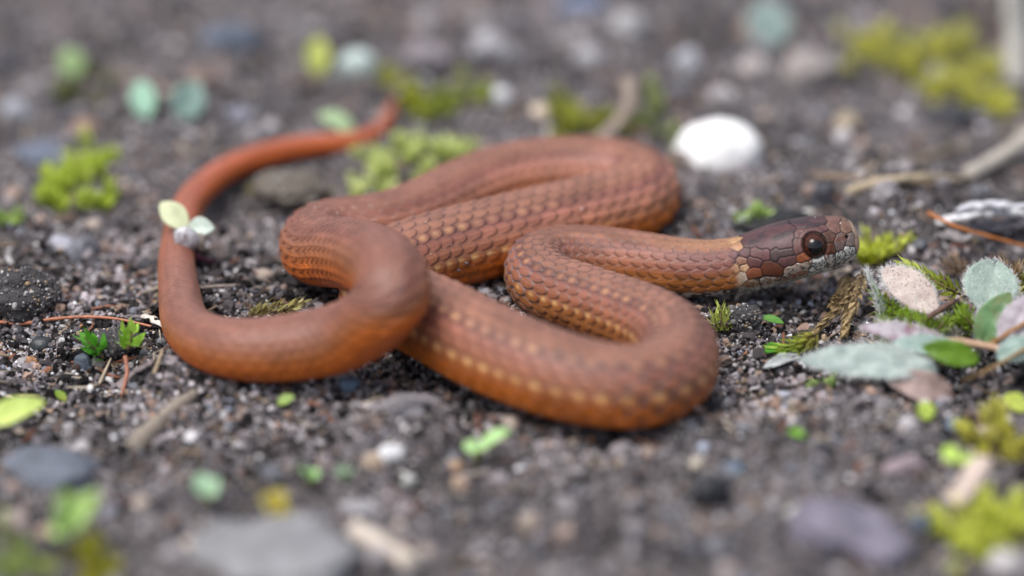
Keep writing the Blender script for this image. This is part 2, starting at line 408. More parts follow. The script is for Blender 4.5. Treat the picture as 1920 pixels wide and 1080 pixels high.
    mid_ = (smooth(80, 105, Sv)*(1-smooth(LEN*.52, LEN*.62, Sv))*smooth(1.8, 2.6, vv)*(1-smooth(5.5, 6.5, vv)))[:, None]; col = col*(1+.38*mid_)+mid_*np.array([0, .012, .012])  # middle coil's flank painted lighter to offset the shade on it
    # pale spots on the front half: a row low on the flank and a weaker one beside the back stripe
    midw = smooth(15, 30, Sv)*(1-smooth(LEN*.36, LEN*.46, Sv))
    sp1 = (jj == 5)*np.exp(-((ba+.05)/.34)**2-((bb+.2*np.sign(bj-7+1e-6))/.5)**2)*midw*(.5+.5*rs)*onscale
    sp2 = (jj == 2)*np.exp(-((ba-.25)/.34)**2-((bb)/.5)**2)*midw*.34*(.3+1.0*rs)*onscale
    dk = ((jj == 2)*.34*smooth(.3, -.4, ba)+(jj == 6)*.25*np.exp(-((ba-.3)/.5)**2))*midw
    col = col*(1-dk)[:, None]
    sp = np.clip(sp1+sp2, 0, 1)[:, None]; col = col*(1-sp)+np.array([.66, .40, .17])*sp
    gold = ((1-smooth(34, 46, Sv))*smooth(4.6, 5.6, vv))[:, None]; col = col*(1-.75*gold)+(np.array([.26, .105, .032])*(1+.35*ns1+.5*(rs-.5))[:, None])*.75*gold
    # light front edge of each scale, bare skin in the gaps
    skin = smooth(.36, .04, bh)*onscale+(~onscale)*1.0
    skin = np.where(belly, 0, skin)*fadeb*(1-.8*smooth(LEN*.58, LEN*.78, Sv))
    gap = np.clip((stretch-1.15)*1.6, 0, 1)*(1-smooth(32, 42, Sv))
    skc = np.array([.075, .05, .048])[None]*(1-gap)[:, None]+(np.array([.16, .15, .175])[None]*(1+.5*ns1)[:, None])*gap[:, None]
    skin = skin*(.97-.42*smooth(78, 100, Sv)); col = col*(1-skin)[:, None]+skc*skin[:, None]
    lite = onscale*fadeb*(1-rear[:, 0])*.16*np.exp(-((ba-.1)/.5)**2-(bb/.45)**2); col = col*(1+lite)[:, None]
    # neck: brown-violet saddle behind the head, cream flecks, grizzled white throat edge
    nk = 1-smooth(LH+1.5, LH+9, Sv)
    sad = (nk*smooth(2.2, 3.0, vv)*(1-smooth(4.6, 5.6, vv))*(1-.85*skin))[:, None]; col = col*(1-.6*sad)+np.array([.13, .055, .06])*.6*sad
    topn = (nk*(1-smooth(1.6, 2.6, vv))*(1-.85*skin))[:, None]; col = col*(1-.6*topn)+np.array([.36, .19, .095])*.6*topn
    grz = (1-smooth(LH+10, LH+24, Sv))*smooth(7.2, 7.7, vv)
    gn = vnoise(P3/.22, 41); gcol = np.where((gn > .0)[:, None], np.array([.52, .47, .42]), np.array([.05, .045, .045]))
    col = col*(1-grz[:, None])+gcol*grz[:, None]
    # ---- the head: shields
    hv_ = np.where(np.repeat(S, NP) < LH+1.6)[0]
    hp = P3[hv_]; o = np.interp(0, ss, path[:, 0])
    ih = int(np.searchsorted(S, LH*.45)); hx = T[ih]; hr = Rr[ih]; hu = Uu[ih]; hc = c[ih]
    loc = np.stack([(hp-hc)@hx, np.abs((hp-hc)@hr), (hp-hc)@hu], 1)
    px, py, dep = proj(hp); face = ((hp-CAM)*Nn.reshape(-1, 3)[hv_]).sum(1) < 0
    def cr4(x, y): return 1360+x/5.4, 380+y/5.4
    def seedpos(x, y):
        X, Y = cr4(x, y); d = (px-X)**2+(py-Y)**2+np.where(face, 0, 1e6); return loc[d.argmin()]
    brown, violet, rust, chalk = (.155, .062, .060), (.150, .066, .070), (.20, .062, .030), (.50, .50, .47)
    PL = [('parietal', violet, [(220, 410), (290, 395), (380, 360), (380, 430), (470, 320), (470, 425), (560, 290), (560, 380), (570, 440), (640, 340), (640, 430), (300, 330), (420, 265), (520, 232), (650, 270)]),
          ('frontal', (.135, .062, .066), [(900, 218), (820, 222), (970, 195), (750, 222), (860, 175)]),
          ('supraocular', (.19, .085, .082), [(760, 318), (840, 298), (930, 285), (990, 275)]),
          ('prefrontal', (.26, .13, .105), [(1100, 258), (1075, 230), (1090, 185)]),
          ('internasal', (.31, .17, .12), [(1228, 262), (1225, 225)]),
          ('rostral', (.36, .24, .18), [(1322, 300), (1338, 380), (1300, 250)]),
          ('nasal', (.25, .17, .15), [(1158, 400), (1150, 440), (1190, 370)]), ('nasal2', (.30, .22, .20), [(1275, 355), (1262, 400)]),
          ('preocular', (.18, .085, .06), [(1060, 345), (1030, 325)]), ('preocular2', (.21, .09, .055), [(1070, 470)]),
          ('postocular', (.20, .09, .08), [(735, 475), (735, 420)]), ('postocular2', (.24, .075, .03), [(775, 562)]),
          ('temporal', (.11, .06, .06), [(520, 515), (590, 515), (650, 500)]), ('temporal2', brown, [(600, 590), (660, 580)]),
          ('temporal3', (.19, .075, .075), [(340, 518), (300, 515), (390, 520)]), ('temporal4', (.17, .07, .075), [(190, 515)]), ('temporal5', (.16, .058, .055), [(315, 610), (270, 600)]),
          ('nape', (.16, .07, .08), [(75, 530)]), ('nape2', (.15, .07, .075), [(50, 600)]), ('nape3', (.23, .11, .07), [(165, 590)]), ('nape4', (.42, .25, .13), [(95, 670)]), ('nape5', (.45, .28, .16), [(190, 670)]),
          ('nape6', (.55, .45, .35), [(175, 735)]), ('nape7', (.34, .18, .10), [(125, 450)]), ('nape8', (.42, .24, .12), [(80, 390)]),
          ('lip1', chalk, [(1250, 478)]), ('lip2', chalk, [(1168, 533)]), ('lip3', (.46, .40, .37), [(1062, 565)]), ('lip4', chalk, [(930, 640), (900, 690), (970, 610)]),
          ('lip5', (.42, .34, .28), [(740, 660), (660, 690), (800, 640), (780, 710)]), ('lip6', rust, [(460, 670), (420, 660), (520, 680)]), ('lip7', rust, [(300, 700), (250, 720)]),
          ('jaw1', chalk, [(1230, 570)]), ('jaw2', chalk, [(1150, 640)]), ('jaw3', chalk, [(1020, 710)]), ('jaw4', (.45, .43, .38), [(860, 780)]), ('jaw5', (.42, .36, .30), [(700, 800)]), ('jaw6', (.4, .33, .27), [(520, 790), (420, 800)]), ('jaw7', (.4, .3, .2), [(280, 820)])]
    D = np.full((len(PL), len(hv_)), 1e9)
    for k, (nm, cc, sds) in enumerate(PL):
        for q in sds: D[k] = np.minimum(D[k], np.linalg.norm(loc-seedpos(*q), axis=1))
    so_ = np.argsort(D, axis=0)[:2]; ar = np.arange(len(hv_)); d1 = D[so_[0], ar]; d2 = D[so_[1], ar]
    edge = np.clip((d2-d1)/.12, 0, 1)
    pc = np.array([p[1] for p in PL])[so_[0]]; nmv = np.array([p[0] for p in PL])[so_[0]]
    q3 = loc/.9; n1 = fbm(np.stack([loc[:, 0]/1.6, loc[:, 1]/.5, loc[:, 2]/.5], 1), 31, 3); n2 = vnoise(loc/.13, 33)+.6*vnoise(loc/.07, 34); n3 = fbm(loc/.35, 35, 3)
    bl = np.isin(nmv, ['parietal', 'frontal'])*smooth(-.05, .35, n1+.15*n3)
    pc = pc*(1-.72*bl)[:, None]+np.array([.045, .038, .046])*(.72*bl)[:, None]
    lips = np.isin(nmv, ['lip1', 'lip2', 'lip3', 'lip4', 'lip5', 'jaw1', 'jaw2', 'jaw3', 'jaw4', 'jaw5', 'jaw6', 'jaw7'])
    low = smooth(.15, -.75, loc[:, 2]-.10*loc[:, 0])
    blk = lips*smooth(.25, .5, n2+.6*low-.42); pc = pc*(1-.9*blk)[:, None]+np.array([.025, .025, .03])*(.9*blk)[:, None]
    ru = np.isin(nmv, ['lip5', 'lip3', 'jaw6', 'jaw7', 'preocular', 'preocular2', 'nasal', 'lip6'])*smooth(.0, .3, n3)
    pc = pc*(1-.7*ru)[:, None]+np.array([.17, .045, .02])*(.7*ru)[:, None]
    chin = smooth(-1.25, -1.6, loc[:, 2]-.0*loc[:, 0]); pc = pc*(1-chin)[:, None]+np.where((n2 > .25)[:, None], np.array([.06, .06, .06]), np.array([.50, .48, .43]))*chin[:, None]
    pc = pc*(1+.25*n3+.12*n2)[:, None]; pc = np.clip(pc, .01, .9)
    topd = np.isin(nmv, ['parietal', 'frontal', 'supraocular', 'temporal', 'temporal2', 'temporal3', 'temporal4', 'temporal5', 'postocular', 'preocular', 'preocular2', 'prefrontal', 'internasal', 'nasal', 'nasal2', 'lip6', 'nape', 'nape2']); pc = pc*np.where(topd, .55, 1)[:, None]
    pc = pc*(.05+.95*smooth(.0, .95, edge))[:, None]
    hm = (1-smooth(LH-.1, LH+1.1, Sv[hv_]+.35*fbm(loc/.6, 51, 2)))[:, None]
    hdisp = .075*(smooth(0, 1, edge)**.6)-.0
    # mouth line: a groove along the lower edge of the upper lip
    eye = seedpos(900, 452); er = .90; eyec = eye-np.array([0, .42, .0])
    de = np.linalg.norm(loc-eyec, axis=1)
    ring = smooth(er*1.16, er*1.02, de); pc = pc*(1-.9*ring)[:, None]+np.array([.015, .012, .012])*(.9*ring)[:, None]
    hdisp = hdisp-.10*ring+.10*smooth(er*1.6, er*1.25, de)*(1-ring)
    nos = seedpos(1228, 347); dn = np.linalg.norm((loc-nos)*np.array([1, 1, 1.25]), axis=1)
    pit = smooth(.20, .08, dn); hdisp = hdisp-.16*pit; pc = pc*(1-.95*pit)[:, None]+np.array([.008, .006, .006])*(.95*pit)[:, None]
    mouth = [seedpos(*q) for q in ((1300, 520), (1180, 610), (1085, 660), (960, 725), (870, 742), (740, 775), (600, 760), (430, 745), (330, 765))]
    mp = catmull(mouth, 14); dm = np.min(np.linalg.norm(loc[:, None]-mp[None], axis=2), axis=1)
    ml = smooth(.13, .03, dm); hdisp = hdisp-.07*ml; pc = pc*(1-.75*ml)[:, None]+np.array([.03, .02, .018])*(.75*ml)[:, None]
    col[hv_] = col[hv_]*(1-hm)+pc*hm; disp[hv_] = disp[hv_]*(1-hm[:, 0])+hdisp*hm[:, 0]
    P3 = P3+Nn.reshape(-1, 3)*disp[:, None]
    col = np.clip(col, .006, .9)
    # faces, snout and tail closed by fans
    i = np.arange(n*NP).reshape(n, NP); j = np.roll(i, -1, 1)
    F = np.stack([i[:-1], i[1:], j[1:], j[:-1]], -1).reshape(-1, 4)
    base = np.array([c[:, 0].mean(), c[:, 1].mean(), 0])
    root = empty('snake', base)
    tag(root, 'slender reddish brown snake with keeled scales lying coiled on the soil', 'snake')
    me = np_mesh('snake_body', P3-base, F, col)
    m, t, b = newmat('snake_skin')
    at = nd(t, 'ShaderNodeAttribute', attribute_name='col'); nf = noise_fac(t, .12, 3, .6)
    mxx = nd(t, 'ShaderNodeMixRGB', blend_type='MULTIPLY'); mxx.inputs[0].default_value = 1
    t.links.new(at.outputs['Color'], mxx.inputs[1]); t.links.new(ramp(t, nf, [(.3, (.82, .82, .82)), (.7, (1.15, 1.15, 1.15))]), mxx.inputs[2])
    t.links.new(mxx.outputs[0], b.inputs['Base Color']); b.inputs['Roughness'].default_value = .5; b.inputs['Specular IOR Level'].default_value = .4
    b.inputs['Sheen Weight'].default_value = .03; b.inputs['Sheen Roughness'].default_value = .4; b.inputs['Sheen Tint'].default_value = (1, .85, .85, 1)
    add_bump(t, b, nf, .15, .03)
    link('body', me, m, root)
    # eyes
    me_, te, be = newmat('eye_iris')
    fi = noise_fac(te, .25, 4); te.links.new(ramp(te, fi, [(.35, (.020, .007, .005)), (.65, (.07, .020, .010))]), be.inputs['Base Color'])
    be.inputs['Roughness'].default_value = .08; be.inputs['Coat Weight'].default_value = 0; be.inputs['Coat Roughness'].default_value = .02; be.inputs['Specular IOR Level'].default_value = .35
    mp_, tp, bp_ = newmat('eye_pupil'); bp_.inputs['Base Color'].default_value = (.004, .004, .006, 1); bp_.inputs['Roughness'].default_value = .05
    bp_.inputs['Coat Weight'].default_value = 0; bp_.inputs['Coat Roughness'].default_value = .02
    for sgn in (1, -1):
        ctr = hc+hx*eyec[0]+hr*eyec[1]*sgn+hu*eyec[2]
        ax = unit(hr*sgn+hx*.12+hu*.10)
        def sph(rad, cap_, nu=20, nv=28):
            s_ = unit(np.cross(ax, hx)); t_ = np.cross(ax, s_); Vs = [ax*rad]; Fs = []
            for a in range(1, nu+1):
                al = cap_*a/nu
                for q in range(nv):
                    be_ = 2*math.pi*q/nv; Vs.append(ax*rad*math.cos(al)+rad*math.sin(al)*(s_*math.cos(be_)+t_*math.sin(be_)))
            for q in range(nv): Fs.append((0, 1+q, 1+(q+1) % nv))
            for a in range(nu-1):
                for q in range(nv): Fs.append((1+a*nv+q, 1+(a+1)*nv+q, 1+(a+1)*nv+(q+1) % nv, 1+a*nv+(q+1) % nv))
            return np.array(Vs), Fs
        mb = MB(); mb.add(*sph(er, math.pi*.97)); eo = link('eye', mb.mesh('eye'), me_, root, ctr-base)
        mb = MB(); mb.add(*sph(er+.006, R(37))); link('pupil', mb.mesh('pupil'), mp_, eo)
    return root, P3, col
snake, SV, _ = build_snake()

# ------------------------------------------------------------------ grains of the ground (uncountable)
def grain_lib(name, k, sub, rough, seed):
    col_ = bpy.data.collections.new(name); out = []
    for i in range(k):
        bm = bmesh.new(); bmesh.ops.create_icosphere(bm, subdivisions=sub, radius=.5*MM)
        V = np.array([v.co[:] for v in bm.verts])/MM; d = unit_rows(V)
        V = d*(.5+rough*.62*fbm(d*1.7+seed*5+i*9.1, seed+i, 3))[:, None]*np.array([1, .8+.15*rng.random(), .62+.2*rng.random()])
        for v, q in zip(bm.verts, V): v.co = Vector(q*MM)
        me = bpy.data.meshes.new('grain'); bm.to_mesh(me); bm.free()
        me.polygons.foreach_set('use_smooth', np.full(len(me.polygons), False))
        o = bpy.data.objects.new('grain', me); col_.objects.link(o); out.append(o)
    return col_, out
def scatter(name, label, cat, P, D, K, lib, mat):
    coll, objs = lib
    for o in objs: o.data.materials.clear(); o.data.materials.append(mat)
    n = len(P); me = bpy.data.meshes.new(name); me.vertices.add(n)
    me.vertices.foreach_set('co', (P*MM).astype(np.float32).ravel())
    def put(nm, ty, f, arr): me.attributes.new(nm, ty, 'POINT').data.foreach_set(f, np.ascontiguousarray(arr).ravel())
    put('gcol', 'FLOAT_COLOR', 'color', np.concatenate([K, np.ones((n, 1))], 1).astype(np.float32))
    sc = D[:, None]*rng.uniform(.75, 1.25, (n, 3)); put('gscale', 'FLOAT_VECTOR', 'vector', sc.astype(np.float32))
    rt = np.stack([rng.normal(0, .5, n), rng.normal(0, .5, n), rng.uniform(0, 6.28, n)], 1); put('grot', 'FLOAT_VECTOR', 'vector', rt.astype(np.float32))
    o = link(name, me); ng = bpy.data.node_groups.new(name, 'GeometryNodeTree')
    ng.interface.new_socket('Geometry', in_out='INPUT', socket_type='NodeSocketGeometry'); ng.interface.new_socket('Geometry', in_out='OUTPUT', socket_type='NodeSocketGeometry')
    gi = ng.nodes.new('NodeGroupInput'); go = ng.nodes.new('NodeGroupOutput')
    ci = ng.nodes.new('GeometryNodeCollectionInfo'); ci.inputs['Collection'].default_value = coll; ci.inputs['Separate Children'].default_value = True; ci.inputs['Reset Children'].default_value = True
    ip = ng.nodes.new('GeometryNodeInstanceOnPoints'); ip.inputs['Pick Instance'].default_value = True
    def na(nm, ty):
        q = ng.nodes.new('GeometryNodeInputNamedAttribute'); q.data_type = ty; q.inputs['Name'].default_value = nm; return q.outputs[0]
    e2 = ng.nodes.new('FunctionNodeEulerToRotation')
    L = ng.links.new
    L(gi.outputs[0], ip.inputs['Points']); L(ci.outputs[0], ip.inputs['Instance']); L(na('gscale', 'FLOAT_VECTOR'), ip.inputs['Scale'])
    L(na('grot', 'FLOAT_VECTOR'), e2.inputs[0]); L(e2.outputs[0], ip.inputs['Rotation']); L(ip.outputs[0], go.inputs[0])
    md = o.modifiers.new('grains', 'NODES'); md.node_group = ng
    return tag(o, label, cat, kind='stuff')
PS = path[::3]
def off_snake(P, marg=1.0):
    ok = np.ones(len(P), bool)
    for a in range(0, len(P), 20000):
        Q = P[a:a+20000]; d = np.linalg.norm(Q[:, None]-PS[None, :, :3], axis=2)-PS[None, :, 3]*marg; ok[a:a+20000] = d.min(1) > 0
    return ok
def ground_pts(n, focus=0.0):
    x = rng.uniform(-54, 54, n); y = rng.uniform(-43, 82, n)
    k = int(n*focus)
    y[:k] = rng.normal(-1, 9, k); x[:k] = rng.uniform(-46, 46, k)
    return x, y
def pick(n, pal, wts):
    pal = np.array(pal); return pal[rng.choice(len(pal), n, p=np.array(wts)/sum(wts))]*rng.uniform(.65, 1.3, (n, 1))
crumb_m = attr_mat('soil_crumb', 'gcol', .9, .18, (.15, .8, .08), kind='INSTANCER')
sand_m = attr_mat('sand_grain', 'gcol', .38, .5, (.2, .3, .05), kind='INSTANCER')
grav_m = attr_mat('gravel_stone', 'gcol', .7, .4, (.4, .6, .12), kind='INSTANCER')
x, y = ground_pts(140000, .5); D = np.clip(rng.lognormal(math.log(.21), .55, len(x)), .08, 1.1); z = Hs(x, y)+D*.12
K = pick(len(x), [(.05, .044, .047), (.15, .132, .140), (.27, .242, .256), (.44, .41, .43), (.014, .012, .013), (.26, .18, .145)], [4.6, 3.4, 2.8, 1.4, 6, 1.5])
K *= (1+.62*vnoise(np.stack([x/6, y/6, x*0], 1), 77)+.4*vnoise(np.stack([x/2.6, y/2.6, x*0], 1), 79))[:, None]
P = np.stack([x, y, z], 1); ok = off_snake(P)
scatter('soil_crumbs', 'dark brown crumbs of damp soil covering the ground', 'soil', P[ok], D[ok], K[ok], grain_lib('crumbs', 8, 2, .42, 3), crumb_m)
x, y = ground_pts(90000, .62); D = np.clip(rng.lognormal(math.log(.17), .45, len(x)), .07, .7); z = Hs(x, y)+D*.1+rng.random(len(x))*.12
K = pick(len(x), [(.32, .30, .30), (.56, .54, .54), (.78, .78, .80), (.38, .28, .18), (.34, .16, .08), (.025, .025, .028), (.18, .16, .17), (.27, .30, .38)], [3, 2.4, 1.6, 1.6, .6, 2.6, 2.6, 1.2])
cl = vnoise(np.stack([x/2.6, y/2.6, x*0], 1), 78); P = np.stack([x, y, z], 1); ok = off_snake(P) & (cl+rng.normal(0, .45, len(x)) > -.15)
# a few specks stuck to the scales
sp_px = [(518, 470), (517, 463), (523, 476), (875, 497), (863, 508), (858, 526), (808, 473), (849, 461), (797, 413), (922, 475), (1080, 330), (1092, 392), (601, 384), (612, 389), (590, 386), (576, 388), (632, 396), (307, 612), (560, 388), (1529, 404), (1577, 415), (1500, 432), (1496, 498)]
vis = SV[::1]; vx, vy, vdp = proj(vis); Ps = []
for q in sp_px:
    d = (vx-q[0])**2+(vy-q[1])**2; c_ = np.where(d < 14)[0]
    if len(c_): Ps.append(vis[c_[vdp[c_].argmin()]])
Ps = np.array(Ps); P = np.concatenate([P[ok], Ps]); D = np.concatenate([D[ok], rng.uniform(.08, .16, len(Ps))]); D[-len(Ps):-len(Ps)+3] = .3
K = np.concatenate([K[ok], np.tile((.6, .6, .58), (len(Ps), 1))]); K[-len(Ps):-len(Ps)+3] = (.12, .12, .14)
scatter('sand_grains', 'fine pale and dark sand grains strewn over the soil', 'sand', P, D, K, grain_lib('sand', 6, 1, .16, 9), sand_m)
x, y = ground_pts(1500, .1); D = np.clip(rng.lognormal(math.log(1.0), .38, len(x)), .6, 2.6); D = np.where(np.abs(y+2) < 11, np.minimum(D, 1.0), D); z = Hs(x, y)+D*.02
K = pick(len(x), [(.24, .22, .23), (.34, .32, .33), (.15, .155, .18), (.40, .33, .28), (.26, .19, .16), (.50, .49, .50), (.05, .05, .06)], [2, 1.4, 2.4, 1.0, 1.6, .1, 3])
P = np.stack([x, y, z], 1); ok = off_snake(P, 1.15)
scatter('gravel', 'small grey and brown gravel bits mixed into the soil', 'gravel', P[ok], D[ok], K[ok], grain_lib('gravel', 7, 2, .2, 15), grav_m)
mb = MB(); x, y = ground_pts(1500, .4); hz = H(x, y)
for q in range(len(x)):
    l = rng.uniform(.8, 3.2); a = rng.uniform(0, 6.28); dv = np.array([math.cos(a), math.sin(a), rng.normal(0, .15)])
    p0 = np.array([x[q], y[q], hz[q]+.15]); side = np.array([-dv[1], dv[0], .3])*rng.normal(0, .18)*l
    pts = np.array([p0-dv*l/2, p0+side, p0+dv*l/2])
    if off_snake(pts, 1.05).all():
        cfl = np.array([(.16, .11, .08), (.30, .22, .15), (.06, .045, .04), (.24, .10, .06), (.42, .36, .29)][rng.integers(5)])*rng.uniform(.7, 1.2)
        V, F = tube(pts, rng.uniform(.04, .13)*np.array([1, 1.1, .5]), 5); mb.add(V, F, cfl)
tag(link('plant_litter', mb.mesh('plant_litter'), attr_mat('litter', 'col', .75, .3)), 'tiny brown and tan plant fibres scattered over the soil', 'litter', kind='stuff')

# ------------------------------------------------------------------ stones
def ico(sub):
    bm = bmesh.new(); bmesh.ops.create_icosphere(bm, subdivisions=sub, radius=1)
    V = np.array([v.co[:] for v in bm.verts]); F = [tuple(v.index for v in f.verts) for f in bm.faces]; bm.free(); return V, F
ICO = {2: ico(2), 3: ico(3), 4: ico(4), 5: ico(5)}
_sd = [100]
def stone(name, label, cat, px, py, w, h, col, dr=.8, sub=4, rough=.24, flatb=False, sink=.4, yaw=None, mat=None, lean=0.0, group=None, facet=0.0, parent=None, rgh=.75, size=None):
    """w, h: size in photo pixels; px, py: its centre"""
    _sd[0] += 1; seed = _sd[0]; P = locate(px, py, 1.0); k = mmpp(P); W = w*k; D = dr*W
    ah = h*k; hz2 = ah*ah-(D*math.sin(PITCH))**2; Hz = max(math.sqrt(max(hz2, 0))/math.cos(PITCH), .28*W)
    P = locate(px, py, Hz*(.5-sink)); Vd, F = ICO[sub]; V = Vd.copy()
    V = V*(1+rough*fbm(Vd*1.3+seed*3.3, seed, 4))[:, None]
    if facet:
        for q in range(9):
            nrm = unit(rng.normal(size=3)); dd = V@nrm; V = V-np.maximum(dd-(1-facet*rng.uniform(.5, 1)), 0)[:, None]*nrm*.9
    if flatb:
        V[:, 2] = np.maximum(V[:, 2], -.12); V[:, 2] = V[:, 2]*1.45*(1-.22*V[:, 0]); V[:, 2] -= .4
    V = V*np.array([W, D, Hz])/2
    a = rng.uniform(-.3, .3) if yaw is None else yaw
    ca, sa = math.cos(a), math.sin(a); V = V@np.array([[ca, sa, 0], [-sa, ca, 0], [0, 0, 1]])
    if lean: cl_, sl = math.cos(lean), math.sin(lean); V = V@np.array([[cl_, 0, sl], [0, 1, 0], [-sl, 0, cl_]])
    mb = MB(); mb.add(V, F); base = np.array([P[0], P[1], P[2]-Hz*.5]) if parent is None else np.zeros(3)
    o = link(name, mb.mesh(name, (0, 0, -Hz*.5)), mat or stone_mat(col, rgh, size or max(.5, .35*W)), parent, base)
    if parent is None: tag(o, label, cat, group)
    o['mm'] = W; del o['mm']
    return o, P, W, Hz
